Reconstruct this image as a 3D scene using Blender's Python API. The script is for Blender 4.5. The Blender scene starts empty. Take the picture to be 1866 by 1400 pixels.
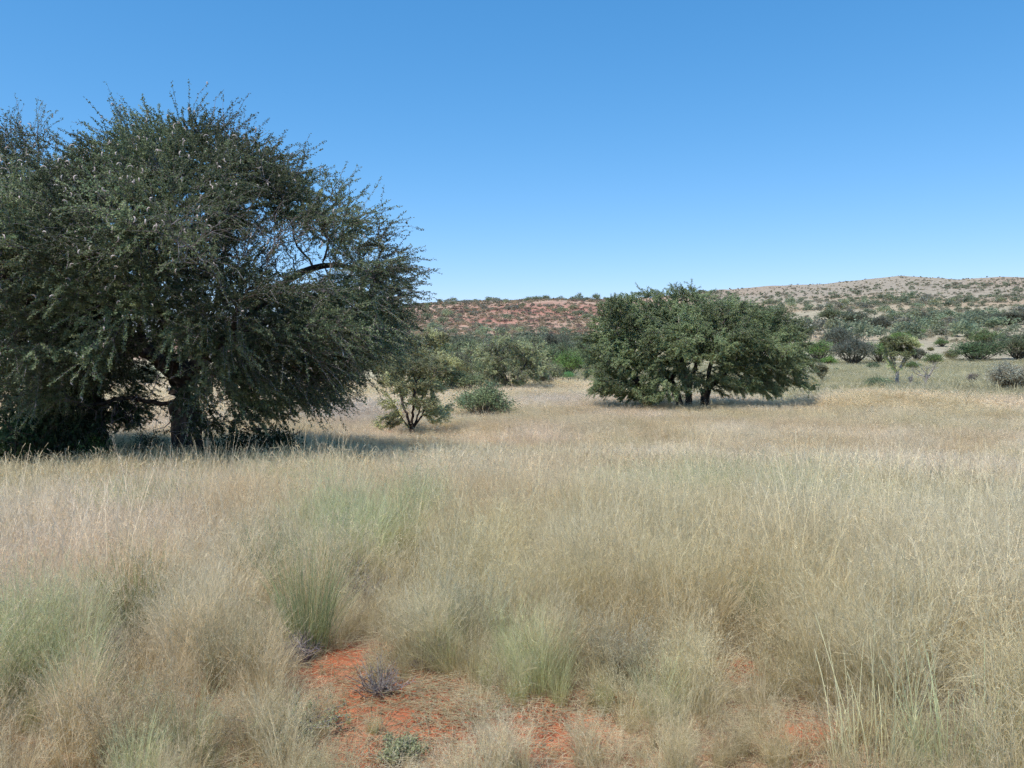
import bpy, math
import numpy as np
from mathutils import Vector

C = bpy.context.scene.collection
SC = bpy.context.scene
PI = math.pi
R0 = np.random.default_rng(7)

# ------------------------------------------------------------------ camera model
F = 1464.0                      # focal length in photo pixels (1866 wide)
CAMH = 1.8
TILT = math.atan(50.0 / F)


def rayd(px, py):
    u = (px - 933.0) / F
    v = -(py - 700.0) / F
    c, s = math.cos(TILT), math.sin(TILT)
    return np.array([u, c + v * s, v * c - s])


def at(px, py, depth):
    """world point on the photo ray (px,py) whose y distance is depth"""
    d = rayd(px, py)
    k = depth / d[1]
    return np.array([d[0] * k, depth, CAMH + d[2] * k])


# ------------------------------------------------------------------ noise
_tab = np.random.default_rng(11).random((256, 256))


def vnoise(x, y):
    x = np.asarray(x, float); y = np.asarray(y, float)
    xi = np.floor(x).astype(int); yi = np.floor(y).astype(int)
    fx = x - xi; fy = y - yi
    fx = fx * fx * (3 - 2 * fx); fy = fy * fy * (3 - 2 * fy)
    a = _tab[xi & 255, yi & 255]; b = _tab[(xi + 1) & 255, yi & 255]
    c = _tab[xi & 255, (yi + 1) & 255]; d = _tab[(xi + 1) & 255, (yi + 1) & 255]
    return (a * (1 - fx) + b * fx) * (1 - fy) + (c * (1 - fx) + d * fx) * fy


def fbm(x, y, sc, o=4, seed=0.0):
    s = 0; a = 1; t = 0
    for k in range(o):
        s = s + a * vnoise(np.asarray(x) * sc + 17.3 * k + seed, np.asarray(y) * sc - 9.1 * k + seed * 1.7)
        t += a; a *= .5; sc *= 2.03
    return s / t


def sstep(a, b, x):
    t = np.clip((np.asarray(x, float) - a) / (b - a), 0, 1)
    return t * t * (3 - 2 * t)


# ------------------------------------------------------------------ terrain height
SKX = np.array([-900, 0, 300, 450, 600, 700, 760, 850, 1000, 1090, 1200, 1300, 1400, 1500, 1560, 1610, 1640, 1690, 1750, 1820, 1866, 2100, 2800])
SKY = np.array([630, 630, 622, 611, 590, 570, 556, 550, 548, 549, 541, 530, 521, 517, 511, 505, 503, 506, 509, 505, 506, 520, 590])


def pxof(x, y):
    az = np.clip(np.arctan2(x, y), -0.95, 0.95)
    return 933 + F * np.tan(az), az


def terrain(x, y):
    x = np.asarray(x, float); y = np.asarray(y, float)
    d = np.hypot(x, y)
    p, az = pxof(x, y)
    Rr = 330 + 330 * sstep(1080, 1380, p)
    Bb = 80 + 30 * sstep(1100, 1500, p)
    te = (650 - np.interp(p, SKX, SKY)) / F
    zr = CAMH + te * Rr * np.cos(az)
    zb = 0.6 * sstep(45, 105, d)
    t = np.clip((d - Bb) / (Rr - Bb), 0, 1)
    rt = sstep(1100, 1400, p)
    shape = (1 - rt) * (t * 0.75 + 0.25 * t * t * (3 - 2 * t)) + rt * (0.55 * t + 0.45 * t * t)
    z = zb * (1 - t) + zr * shape
    n = fbm(x, y, 0.018, 4) - .5
    z = z + n * 7 * t * (1 - t) * 3.2 * (0.35 + 0.65 * rt)
    z = z + (fbm(x, y, 0.06, 3, 5) - .5) * 1.6 * t
    far = np.clip(d - Rr, 0, None)
    z = np.where(d > Rr, z * np.exp(-far / 500.0), z)
    z = z - .45 * sstep(6, 18, d) * (1 - sstep(1420, 1560, p) * sstep(26, 36, d)) * (1 - sstep(45, 75, d))
    front = sstep(-1.75, -1.3, -np.abs(np.arctan2(x, y)))
    z = z * front
    nearw = 1 - sstep(20, 60, d)
    z = z + nearw * ((fbm(x, y, 0.5, 3, 2) - .5) * 0.16 + (fbm(x, y, 3.0, 4, 4) - .5) * 0.09)
    return z


def hit(px, py):
    d = rayd(px, py)
    k = np.geomspace(2, 1500, 6000)
    X, Y, Z = d[0] * k, d[1] * k, CAMH + d[2] * k
    b = np.nonzero(Z <= terrain(X, Y))[0]
    i = b[0] if len(b) else 3500
    return float(X[i]), float(Y[i]), float(terrain(X[i], Y[i]))


# ------------------------------------------------------------------ mesh helpers
def mesh_np(name, V, F4, mats, midx=None, col=None, smooth=False):
    """F4: (n,4) quads; a tri has its 4th index = -1"""
    me = bpy.data.meshes.new(name)
    V = np.asarray(V, np.float32); F4 = np.asarray(F4, np.int64)
    tri = F4[:, 3] < 0
    cnt = np.where(tri, 3, 4)
    st = np.concatenate([[0], np.cumsum(cnt)[:-1]])
    flat = F4.ravel(); flat = flat[flat >= 0]
    me.vertices.add(len(V)); me.vertices.foreach_set('co', V.ravel())
    me.loops.add(len(flat)); me.loops.foreach_set('vertex_index', flat.astype(np.int32))
    me.polygons.add(len(F4)); me.polygons.foreach_set('loop_start', st.astype(np.int32))
    for m in mats:
        me.materials.append(m)
    if midx is not None:
        me.polygons.foreach_set('material_index', np.asarray(midx, np.int32))
    if smooth:
        me.polygons.foreach_set('use_smooth', np.ones(len(F4), bool))
    me.update(calc_edges=True)
    if col is not None:
        a = me.attributes.new('Col', 'FLOAT_COLOR', 'POINT')
        c = np.ones((len(V), 4), np.float32); c[:, :3] = col
        a.data.foreach_set('color', c.ravel())
    return me


def tag(o, label=None, cat=None, group=None, kind=None):
    if label: o['label'] = label
    if cat: o['category'] = cat
    if group: o['group'] = group
    if kind: o['kind'] = kind
    return o


def link(name, me, parent=None):
    o = bpy.data.objects.new(name, me); C.objects.link(o)
    if parent: o.parent = parent
    return o


def empty(name, loc, rz=0):
    o = bpy.data.objects.new(name, None); C.objects.link(o)
    o.location = loc; o.rotation_euler = (0, 0, rz); o.empty_display_size = .3
    return o


def norm(v):
    return v / np.maximum(np.linalg.norm(v, axis=-1, keepdims=True), 1e-9)


def tubes(P0, P1, r0, r1, D0, D1, sides):
    n = len(P0)
    ref = np.array([0.31, 0.17, 0.93])
    ang = np.arange(sides) * 2 * PI / sides

    def ring(P, D, r):
        u = norm(np.cross(D, ref)); w = np.cross(D, u)
        return P[:, None] + r[:, None, None] * (np.cos(ang)[None, :, None] * u[:, None] + np.sin(ang)[None, :, None] * w[:, None])
    V = np.concatenate([ring(P0, D0, r0), ring(P1, D1, r1)], 1).reshape(-1, 3)
    k = np.arange(sides); k2 = (k + 1) % sides
    f = np.stack([k, k2, k2 + sides, k + sides], 1)
    Fq = (np.arange(n)[:, None, None] * (2 * sides) + f[None]).reshape(-1, 4)
    return V, Fq


class Acc:
    def __init__(s): s.V = []; s.F = []; s.M = []; s.C = []; s.n = 0

    def add(s, V, Fq, m=0, col=1.0):
        V = np.asarray(V).reshape(-1, 3)
        Fq = np.asarray(Fq)
        s.V.append(V); s.F.append(np.where(Fq < 0, -1, Fq + s.n)); s.n += len(V)
        s.M.append(np.full(len(Fq), m))
        c = np.asarray(col, float)
        if c.ndim == 0: c = np.full((len(V), 3), float(c))
        elif c.ndim == 1 and len(c) == 3 and len(V) != 3: c = np.tile(c, (len(V), 1))
        elif c.ndim == 1: c = np.repeat(c[:, None], 3, 1)
        s.C.append(c)

    def mesh(s, name, mats, smooth=False):
        return mesh_np(name, np.concatenate(s.V), np.concatenate(s.F), mats, np.concatenate(s.M), np.concatenate(s.C), smooth)


def leaf_quads(P, L, W, rng, up=.35, D=None, dw=.0):
    """n small leaf cards at P, length L, width W, random orientation"""
    n = len(P)
    a = rng.normal(size=(n, 3))
    if D is not None: a = a + dw * D
    a[:, 2] *= .75
    a = norm(a)
    nn = rng.normal(size=(n, 3)); nn[:, 2] += up * 2
    b = norm(np.cross(a, nn))
    L = np.broadcast_to(L, (n,))[:, None]; W = np.broadcast_to(W, (n,))[:, None]
    c0 = P - b * W * .2; c1 = P + a * L * .5 + b * W * .5; c2 = P + a * L; c3 = P + a * L * .5 - b * W * .5
    V = np.stack([c0, c1, c2, c3], 1).reshape(-1, 3)
    Fq = np.arange(4 * n).reshape(-1, 4)
    return V, Fq


# ------------------------------------------------------------------ materials
def nm(name):
    m = bpy.data.materials.new(name); m.use_nodes = True
    nt = m.node_tree; nt.nodes.clear()
    return m, nt, nt.nodes, nt.links


def leaf_material(name, tint=(1, 1, 1), trans=.3, objcol=False, noise=1.2):
    m, nt, N, Lk = nm(name)
    out = N.new('ShaderNodeOutputMaterial')
    at_ = N.new('ShaderNodeAttribute'); at_.attribute_name = 'Col'
    mul = N.new('ShaderNodeMix'); mul.data_type = 'RGBA'; mul.blend_type = 'MULTIPLY'; mul.inputs[0].default_value = 1
    Lk.new(at_.outputs['Color'], mul.inputs[6])
    if objcol:
        oi = N.new('ShaderNodeObjectInfo'); Lk.new(oi.outputs['Color'], mul.inputs[7])
    else:
        mul.inputs[7].default_value = (*tint, 1)
    tc = N.new('ShaderNodeNewGeometry')
    nz = N.new('ShaderNodeTexNoise'); nz.inputs['Scale'].default_value = noise; nz.inputs['Detail'].default_value = 3
    Lk.new(tc.outputs['Position'], nz.inputs['Vector'])
    mr = N.new('ShaderNodeMapRange'); mr.inputs[1].default_value = .3; mr.inputs[2].default_value = .7
    mr.inputs[3].default_value = .75; mr.inputs[4].default_value = 1.25
    Lk.new(nz.outputs['Fac'], mr.inputs[0])
    m2 = N.new('ShaderNodeMix'); m2.data_type = 'RGBA'; m2.blend_type = 'MULTIPLY'; m2.inputs[0].default_value = 1
    Lk.new(mul.outputs[2], m2.inputs[6]); Lk.new(mr.outputs[0], m2.inputs[7])
    d = N.new('ShaderNodeBsdfPrincipled'); d.inputs['Roughness'].default_value = .65
    d.inputs['Specular IOR Level'].default_value = .25
    t = N.new('ShaderNodeBsdfTranslucent')
    Lk.new(m2.outputs[2], d.inputs['Base Color']); Lk.new(m2.outputs[2], t.inputs['Color'])
    mx = N.new('ShaderNodeMixShader'); mx.inputs[0].default_value = trans
    Lk.new(d.outputs[0], mx.inputs[1]); Lk.new(t.outputs[0], mx.inputs[2])
    Lk.new(mx.outputs[0], out.inputs[0])
    return m


def bark_material(name, a, b, scale=14):
    m, nt, N, Lk = nm(name)
    out = N.new('ShaderNodeOutputMaterial'); d = N.new('ShaderNodeBsdfPrincipled')
    d.inputs['Roughness'].default_value = .9; d.inputs['Specular IOR Level'].default_value = .15
    g = N.new('ShaderNodeTexCoord'); mp = N.new('ShaderNodeMapping'); mp.inputs['Scale'].default_value = (1, 1, .22)
    nz = N.new('ShaderNodeTexNoise'); nz.inputs['Scale'].default_value = scale; nz.inputs['Detail'].default_value = 6
    Lk.new(g.outputs['Object'], mp.inputs[0]); Lk.new(mp.outputs[0], nz.inputs['Vector'])
    cr = N.new('ShaderNodeValToRGB'); cr.color_ramp.elements[0].position = .35; cr.color_ramp.elements[1].position = .68
    cr.color_ramp.elements[0].color = (*a, 1); cr.color_ramp.elements[1].color = (*b, 1)
    Lk.new(nz.outputs['Fac'], cr.inputs[0]); Lk.new(cr.outputs[0], d.inputs['Base Color'])
    bp = N.new('ShaderNodeBump'); bp.inputs['Strength'].default_value = .6; bp.inputs['Distance'].default_value = .03
    Lk.new(nz.outputs['Fac'], bp.inputs['Height']); Lk.new(bp.outputs[0], d.inputs['Normal'])
    Lk.new(d.outputs[0], out.inputs[0])
    return m


M_LEAF = leaf_material('acacia_leaf', (1.62, 1.55, 1.4), .33)
M_OBJ = leaf_material('shrub_leaf', objcol=True, trans=.42, noise=.8)
M_BARK = bark_material('dark_bark', (.035, .029, .026), (.115, .096, .084))
M_PALEBARK = bark_material('pale_bark', (.2, .18, .16), (.5, .46, .42))
M_TWIG = bark_material('grey_twig', (.15, .125, .13), (.33, .29, .30), 5)
M_STEM = bark_material('shrub_stem', (.07, .065, .05), (.17, .155, .125), 9)
M_DEAD = bark_material('dead_twig', (.15, .125, .115), (.38, .335, .315), 9)
M_POD = bark_material('seed_pod', (.38, .32, .29), (.60, .53, .48), 30)
M_POST = bark_material('fence_post_wood', (.08, .07, .06), (.26, .23, .2), 20)


# ------------------------------------------------------------------ space colonisation
def colonize(pos, par, A, di, dk, step, iters, rng, trop=(0, 0, .05), jit=.25):
    pos = list(map(np.asarray, pos)); par = list(par)
    nA = len(A)
    nd = np.full(nA, 1e9); ni = np.zeros(nA, int); alive = np.ones(nA, bool)
    kids = [0] * len(pos)

    def upd(lo):
        Pn = np.array(pos[lo:])
        for s in range(0, len(Pn), 400):
            q = Pn[s:s + 400]
            D = np.linalg.norm(A[:, None] - q[None], axis=2)
            j = D.argmin(1); dm = D[np.arange(nA), j]
            b = dm < nd
            nd[b] = dm[b]; ni[b] = lo + s + j[b]
    upd(0)
    for it in range(iters):
        act = alive & (nd < di)
        if not act.any(): break
        idx = np.nonzero(act)[0]
        dirs = norm(A[idx] - np.array(pos)[ni[idx]])
        tot = np.zeros((len(pos), 3)); np.add.at(tot, ni[idx], dirs)
        lo = len(pos)
        for n in np.unique(ni[idx]):
            if kids[n] >= 3: continue
            v = tot[n]; v = v / max(np.linalg.norm(v), 1e-6) + np.array(trop) + rng.normal(size=3) * jit
            v = v / np.linalg.norm(v)
            pos.append(pos[n] + v * step); par.append(int(n)); kids[n] += 1; kids.append(0)
        if len(pos) == lo: break
        upd(lo)
        alive &= nd > dk
        if len(pos) > 14000: break
    return np.array(pos), np.array(par)


def radii(pos, par, tip, gamma, base_r, ntrunk):
    n = len(pos)
    acc = np.zeros(n); r = np.zeros(n); big = np.full(n, -1); bigr = np.zeros(n)
    for i in range(n - 1, -1, -1):
        r[i] = acc[i] ** (1 / gamma) if acc[i] > 0 else tip
        p = par[i]
        if p >= 0:
            acc[p] += r[i] ** gamma
            if r[i] > bigr[p]: bigr[p] = r[i]; big[p] = i
    k = math.log(base_r / tip) / math.log(r[0] / tip)
    r = tip * (r / tip) ** k
    return r, big


def skeleton_tubes(acc, pos, par, r, big, thick, rmin, mat=0):
    """tubes for all edges with r>rmin; returns nothing"""
    par_ = par.copy()
    has = par_ >= 0
    d = np.zeros_like(pos); d[has] = norm(pos[has] - pos[par_[has]])
    d[~has] = np.array([0, 0, 1.0])
    for lo, hi, sd in ((.07, 9, 14), (.02, .07, 7), (rmin, .02, 4)):
        i = np.nonzero(has & (r >= lo) & (r < hi))[0]
        if not len(i): continue
        p = par_[i]
        main = big[p] == i
        D0 = np.where(main[:, None], d[p], d[i])
        r0 = np.where(main, r[p], np.minimum(r[p], r[i] * 1.15))
        V, Fq = tubes(pos[p], pos[i], r0, r[i], D0, d[i], sd)
        acc.add(V, Fq, mat)
    return d


def subdiv(poly, step):
    out = []
    for a, b in zip(poly[:-1], poly[1:]):
        n = max(1, int(round(np.linalg.norm(b - a) / step)))
        for k in range(n): out.append(a + (b - a) * k / n)
    out.append(poly[-1])
    return out


def smooth_poly(pts, n=4):
    """Catmull-Rom"""
    P = [2 * pts[0] - pts[1]] + list(pts) + [2 * pts[-1] - pts[-2]]
    out = []
    for i in range(1, len(P) - 2):
        p0, p1, p2, p3 = P[i - 1:i + 3]
        for k in range(n):
            t = k / n
            out.append(.5 * (2 * p1 + (p2 - p0) * t + (2 * p0 - 5 * p1 + 4 * p2 - p3) * t * t + (3 * p1 - p0 - 3 * p2 + p3) * t ** 3))
    out.append(np.asarray(pts[-1]))
    return out


def build_tree(name, base, limbs, A, prm, rng, label, cat='tree', group=None, matb=None, pods=0):
    """limbs: list of polylines in world space; the first is the trunk. A: attractors"""
    step = prm['step']
    pos = []; par = []
    for li, poly in enumerate(limbs):
        pts = subdiv(smooth_poly([np.asarray(p, float) for p in poly]), step * 1.2)
        if li == 0 or prm.get('multi') and li in prm['multi']:
            start = -1
        else:
            dd = [np.linalg.norm(np.array(q) - pts[0]) for q in pos]
            start = int(np.argmin(dd)); pts = pts[1:]
        for q in pts:
            jit = rng.normal(size=3) * prm.get('limbjit', .02)
            pos.append(np.asarray(q) + jit); par.append(start); start = len(pos) - 1
    pos, par = colonize(pos, par, A, prm['di'], prm['dk'], step, prm.get('iters', 90), rng, prm.get('trop', (0, 0, .05)), prm.get('jit', .3))
    r, big = radii(pos, par, prm['tip'], 2.2, prm['base_r'], 0)
    # flare at the foot
    for i in range(len(pos)):
        if r[i] > prm['base_r'] * .5:
            h = pos[i][2] - base[2]
            r[i] *= 1 + .35 * math.exp(-max(h, 0) / .25)
    base = np.asarray(base)
    P = pos - base
    root = empty(name, tuple(base))
    tag(root, label, cat, group)
    a = Acc()
    d = skeleton_tubes(a, P, par, r, big, 0, prm['tip'] * 1.6)
    link('trunk', a.mesh('trunk', [matb or M_BARK], True), root)
    # crown: fine twigs with leaves
    c = Acc()
    thin = np.nonzero((r < prm['rthin']) & (par >= 0))[0]
    p = par[thin]
    V, Fq = tubes(P[p], P[thin], np.minimum(r[p], r[thin] * 1.2), r[thin], d[thin], d[thin], 3)
    c.add(V, Fq, 1)
    nt = prm['twigs']
    src = np.repeat(thin, nt)
    if 'keep' in prm: src = src[prm['keep'](P[src] + base)]
    tips = P[src] + (P[par[src]] - P[src]) * rng.random((len(src), 1))
    ctr = P[thin].mean(0)
    rad = P[src] - np.array([ctr[0], ctr[1], ctr[2] * .4])
    rad[:, 2] *= prm.get('radz', .6)
    out = norm(rad)
    hrel = np.clip(P[src][:, 2] / P[:, 2].max(), 0, 1)
    oxy = out.copy(); oxy[:, 2] = 0; oxy = norm(oxy)
    D = norm(.5 * out + .65 * d[src] + rng.normal(size=(len(src), 3)) * prm.get('rnd', .34))
    D[:, 2] += (hrel - .5) * prm.get('lift', .3)
    D = norm(D)
    edge = prm['edge'](P[src] + base) if 'edge' in prm else np.zeros(len(src))
    Lt = prm['twl'] * (.5 + rng.random(len(src)) * .8) * (1 + .25 * edge)
    Lt = Lt * (.55 + .45 * sstep(.1, .32, hrel))
    bend = prm.get('bend', .35)
    Da = norm(D + rng.normal(size=D.shape) * .12)
    Db = norm(Da + oxy * bend * .6 + np.array([0, 0, -1.0]) * (bend * (1.15 - .7 * hrel))[:, None] + rng.normal(size=D.shape) * .16)
    D2 = norm(Db + oxy * bend * .5 + np.array([0, 0, -1.0]) * (bend * (1.2 - .9 * hrel))[:, None] + rng.normal(size=D.shape) * .2)
    Q0 = tips + Da * (Lt * .36)[:, None]
    Q1 = Q0 + Db * (Lt * .33)[:, None]
    Q2 = Q1 + D2 * (Lt * .31)[:, None]
    tr = np.full(len(src), prm['tip'] * prm.get('tw', 1.1))
    V, Fq = tubes(tips, Q0, tr, tr * .85, Da, Da, 3); c.add(V, Fq, 1)
    V, Fq = tubes(Q0, Q1, tr * .85, tr * .7, Da, Db, 3); c.add(V, Fq, 1)
    V, Fq = tubes(Q1, Q2, tr * .7, tr * .4, Db, D2, 3); c.add(V, Fq, 1)
    # leaves
    nl = prm['leaves']
    rep = np.repeat(np.arange(len(src)), nl)
    t = rng.random(len(rep)) ** .8
    keep = rng.random(len(rep)) < (1 - edge[rep] * .6) * (prm.get('den', lambda q: np.ones(len(q)))(P[src] + base))[rep]
    rep = rep[keep]; t = t[keep]
    t3 = np.minimum(t * 3, 2.999); seg = t3.astype(int)
    KP = np.stack([tips, Q0, Q1, Q2], 1)
    B = KP[rep, seg] + (KP[rep, seg + 1] - KP[rep, seg]) * (t3 - seg)[:, None]
    B = B + rng.normal(size=B.shape) * prm.get('spread', .012)
    V, Fq = leaf_quads(B, prm['ll'] * (.7 + .6 * rng.random(len(B))), prm['lw'] * (.7 + .6 * rng.random(len(B))), rng, .5, D2[rep], .5)
    tw = rng.random(len(src))[rep]
    base_c = np.array(prm['col']); alt = np.array(prm['alt'])
    cc = base_c + (alt - base_c) * (tw[:, None] * .8 + .2 * rng.random((len(rep), 1)))
    cc = cc * (.75 + .5 * rng.random((len(rep), 1)))
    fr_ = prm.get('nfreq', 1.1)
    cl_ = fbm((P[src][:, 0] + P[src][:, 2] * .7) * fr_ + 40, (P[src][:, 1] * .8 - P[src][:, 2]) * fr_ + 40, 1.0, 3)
    cc = cc * (prm.get('nlo', .5) + 2 * (1 - prm.get('nlo', .5)) * sstep(.3, .7, cl_))[rep][:, None]  # sunlit and shaded clumps painted into the leaf colour by noise
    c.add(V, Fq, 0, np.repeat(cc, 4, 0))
    import sys; print('TREE', name, len(pos), len(src), len(rep), file=sys.stderr)
    crown = link('crown', c.mesh('crown', [M_LEAF, M_TWIG]), root)
    if pods:
        pa = Acc()
        w = prm['podw'](P[src] + base); w = w / w.sum()
        ii = rng.choice(len(src), pods, replace=False, p=w)
        for q in Q2[ii]:
            s = rng.uniform(.028, .05); ph = rng.uniform(0, 2 * PI); tl = rng.normal() * .5
            k = np.linspace(-1, 1, 7)
            arc = np.stack([k * s, k * 0, (1 - k * k) * s * .7], 1)
            wid = .0105 * np.sqrt(np.clip(1 - k ** 4, .05, 1))
            ca, sa = math.cos(ph), math.sin(ph); ct, st_ = math.cos(tl), math.sin(tl)
            rot = np.array([[ca, -sa, 0], [sa, ca, 0], [0, 0, 1]]) @ np.array([[ct, 0, st_], [0, 1, 0], [-st_, 0, ct]])
            if rng.random() < .6: rot = rot @ np.array([[0, 0, 1], [0, 1, 0], [-1, 0, 0]])
            tg = norm(np.gradient(arc, axis=0))
            arc = arc @ rot.T + q; tg = tg @ rot.T
            V, Fq = tubes(arc[:-1], arc[1:], wid[:-1], wid[1:], tg[:-1], tg[1:], 5)
            pa.add(V, Fq)
        o = link('pods', pa.mesh('pods', [M_POD], True), root); tag(o, 'pale curved seed pods dangling all over the crown', kind='stuff')
    return root


def pads_attractors(centres, rad, flat, n, rng, outv=None):
    out = []
    for c in centres:
        q = rng.normal(size=(n, 3)); q = norm(q) * rng.random((n, 1)) ** .4
        s = rng.uniform(.75, 1.3)
        q = q * np.array([rad, rad, rad * flat]) * s
        out.append(c + q)
    return np.concatenate(out)


# ------------------------------------------------------------------ BIG TREE
S1 = 14.8
g1 = terrain(*at(340, 835, S1)[:2])
PXM = S1 / F


def crown_points(ctr_px, depth, prof_y, prof_r, npads, rng, shell=(.55, 1.0), sx=1.0, windows=(), ydep=1.0, lo=None, top_rad=0):
    """pad centres inside a solid of revolution given by a profile (photo px) around a vertical axis"""
    axis = at(ctr_px, 700, depth)
    sc = depth / F
    pys = np.asarray(prof_y, float); prs = np.asarray(prof_r, float) * sc
    zz = CAMH + (650 - pys) * sc
    o = np.argsort(zz); zz = zz[o]; prs = prs[o]
    out = []
    w = prs + .3
    while len(out) < npads:
        z = rng.uniform(zz[0], zz[-1])
        Rm = np.interp(z, zz, prs)
        if rng.random() > (Rm / prs.max()) * .85 + .15: continue
        ph = rng.uniform(0, 2 * PI)
        f = shell[0] + (shell[1] - shell[0]) * math.sqrt(rng.random())
        wob = .8 + .4 * vnoise(math.cos(ph) * 1.7 + 31, z * .7 + math.sin(ph) * 1.7 + 9)
        wob = 1 + (wob - 1) * (abs(math.sin(ph)) * .8 + .2)
        yd = ydep * (.6 + .4 * float(sstep(0, 2.4, zz[-1] - z)))
        x = axis[0] + math.cos(ph) * Rm * f * sx * wob; y = depth + math.sin(ph) * Rm * f * yd * wob
        pxx = 933 + x / y * F; pyy = 650 - (z - CAMH) / y * F
        skip = False
        for (wx, wy, rx, ry, pr) in windows:
            if ((pxx - wx) / rx) ** 2 + ((pyy - wy) / ry) ** 2 < 1 and rng.random() < pr: skip = True
        if skip: continue
        out.append((x, y, z))
    return np.array(out)


rng = np.random.default_rng(21)
PY = [230, 262, 298, 336, 366, 407, 447, 520, 560, 590, 640, 680, 730, 770, 795]
PR = [20, 75, 150, 215, 270, 345, 375, 415, 400, 395, 365, 305, 260, 200, 150]
cen = crown_points(350, S1, PY, PR, 400, rng, (.5, .97),
                   windows=[(560, 478, 95, 46, .95), (470, 590, 70, 20, .6), (285, 585, 35, 25, .6), (270, 690, 60, 75, .95), (420, 760, 90, 40, .7)], ydep=.95)
extra = []
while len(extra) < 150:                                   # denser sunlit front of the crown
    ph = rng.uniform(-PI, 0); yy = rng.uniform(290, 690); f_ = rng.uniform(.3, .9)
    Rm = np.interp(yy, PY, PR) * PXM * f_; ax_ = at(350, yy, S1)
    q = np.array([ax_[0] + Rm * math.cos(ph), S1 + Rm * math.sin(ph) * .95, ax_[2]])
    pxx = 933 + q[0] / q[1] * F; pyy = 650 - (q[2] - CAMH) / q[1] * F
    if ((pxx - 555) / 75) ** 2 + ((pyy - 480) / 42) ** 2 < 1 or (pyy > 620 and pxx > 200): continue
    extra.append(q)
cen = np.concatenate([cen, np.array(extra)])
A = pads_attractors(cen, .52, .38, 24, rng)
A = A[A[:, 2] > g1 + .35]
L = lambda *pts: [at(px, py, S1) + np.array([0, dy, 0]) * 1.0 for (px, py, dy) in pts]


def LL(*pts):
    out = []
    for (px, py, dy) in pts:
        q = at(px, py, S1); q[1] += dy; out.append(q)
    return out


trunk1 = [np.array([at(342, 835, S1)[0], S1, g1 - .1])] + LL((338, 780, 0), (334, 730, 0), (332, 690, 0))
limbs = [trunk1,
         LL((332, 692, 0), (300, 660, -.1), (272, 625, -.2), (262, 560, -.2), (254, 470, .1), (265, 370, .3)),
         LL((332, 690, 0), (352, 640, .3), (372, 560, .5), (388, 430, .6), (380, 330, .4)),
         LL((334, 694, 0), (395, 650, -.2), (470, 575, -.3), (556, 498, -.3), (640, 488, -.2), (730, 530, 0)),
         LL((334, 728, 0), (290, 733, -.2), (245, 724, -.4), (180, 742, -.5)),
         LL((333, 700, 0), (420, 665, .4), (520, 650, .6), (640, 655, .6)),
         LL((333, 690, 0), (345, 640, -.9), (375, 560, -2.0), (395, 470, -2.7)),
         LL((333, 695, 0), (400, 660, -.8), (480, 620, -1.9), (520, 590, -2.6)),
         LL((300, 660, -.1), (240, 610, -1.0), (180, 560, -1.9), (150, 520, -2.4)),
         LL((333, 690, 0), (300, 620, 1.0), (280, 520, 2.0), (290, 440, 2.6)),
         LL((352, 640, .3), (430, 590, 1.3), (480, 540, 2.2)),
         LL((272, 625, -.2), (210, 590, .2), (140, 560, .4))]


def big_edge(q):
    z = (q[:, 2] - g1) / 6.9
    px = 933 + q[:, 0] / q[:, 1] * F
    rel = np.hypot(q[:, 0] - limbs[0][0][0], q[:, 1] - S1) / (np.interp(650 - (q[:, 2] - CAMH) / S1 * F, PY, PR) * PXM + .1)
    return np.clip(sstep(.78, 1.0, rel) * .8 + sstep(.86, 1.0, z) * .6, 0, 1)


def big_den(q):
    rel = np.hypot(q[:, 0] - limbs[0][0][0], q[:, 1] - S1) / (np.interp(650 - (q[:, 2] - CAMH) / S1 * F, PY, PR) * PXM + .1)
    z = (q[:, 2] - g1) / 6.9
    gap = 1 - .75 * np.exp(-(((q[:, 0] + 3.75) / .95) ** 2 + ((q[:, 2] - 3.5) / .42) ** 2) ** 2)
    return gap * np.clip(.75 + .4 * np.maximum(sstep(.45, .8, rel), sstep(.55, .8, z)), 0, 1)


def clear_trunk(q):
    tx = trunk1[1][0]
    low_ = (np.abs(q[:, 0] - tx) < .62 - .25 * (q[:, 2] - g1 > 1.3)) & (q[:, 2] - g1 < 2.1)
    open_ = (q[:, 0] > tx - 1.15) & (q[:, 0] < tx + .2) & (q[:, 2] - g1 < 1.75)
    side_ = (q[:, 0] > tx + .3) & (q[:, 0] < tx + 1.6) & (q[:, 2] - g1 < .95)
    skirt_ = (q[:, 0] > tx + 1.6) & (q[:, 2] - g1 < 1.3)
    return ~(low_ | open_ | side_ | skirt_)


prm = dict(step=.17, di=1.6, dk=.24, tip=.0042, base_r=.27, rthin=.02, twigs=3, twl=.62, leaves=96, ll=.035, lw=.0195, spread=.009, den=big_den, keep=clear_trunk,
           col=(.076, .112, .064), alt=(.135, .16, .095), lift=.25, jit=.35, edge=big_edge,
           podw=lambda q: np.clip(q[:, 2] - g1 - 1.5, 0.02, None) * (.15 + np.clip(-(q[:, 1] - S1) + .5, 0, 3)) * np.exp(-np.clip(q[:, 0] + 5.4, 0, 9) * .55))
build_tree('acacia_tree', (trunk1[0][0], S1, g1), limbs, A, prm, rng,
           'huge dark spreading acacia tree with thick forked trunk and pale pods, at left', 'tree', None, None, 760)

# second tree whose crown leaves the frame on the left
rng = np.random.default_rng(33)
S2 = 15.6
g2 = terrain(*at(178, 830, S2)[:2])
PY2 = [262, 280, 300, 334, 362, 410, 500, 600, 680, 740, 790]
PR2 = [40, 70, 95, 130, 170, 235, 265, 275, 270, 250, 210]
cen = crown_points(-5, S2, PY2, PR2, 240, rng, (.4, .97), ydep=.8)
A = pads_attractors(cen, .5, .4, 26, rng); A = A[A[:, 2] > g2 + .25]


def L2(*pts):
    out = []
    for (px, py, dy) in pts:
        q = at(px, py, S2); q[1] += dy; out.append(q)
    return out


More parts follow.
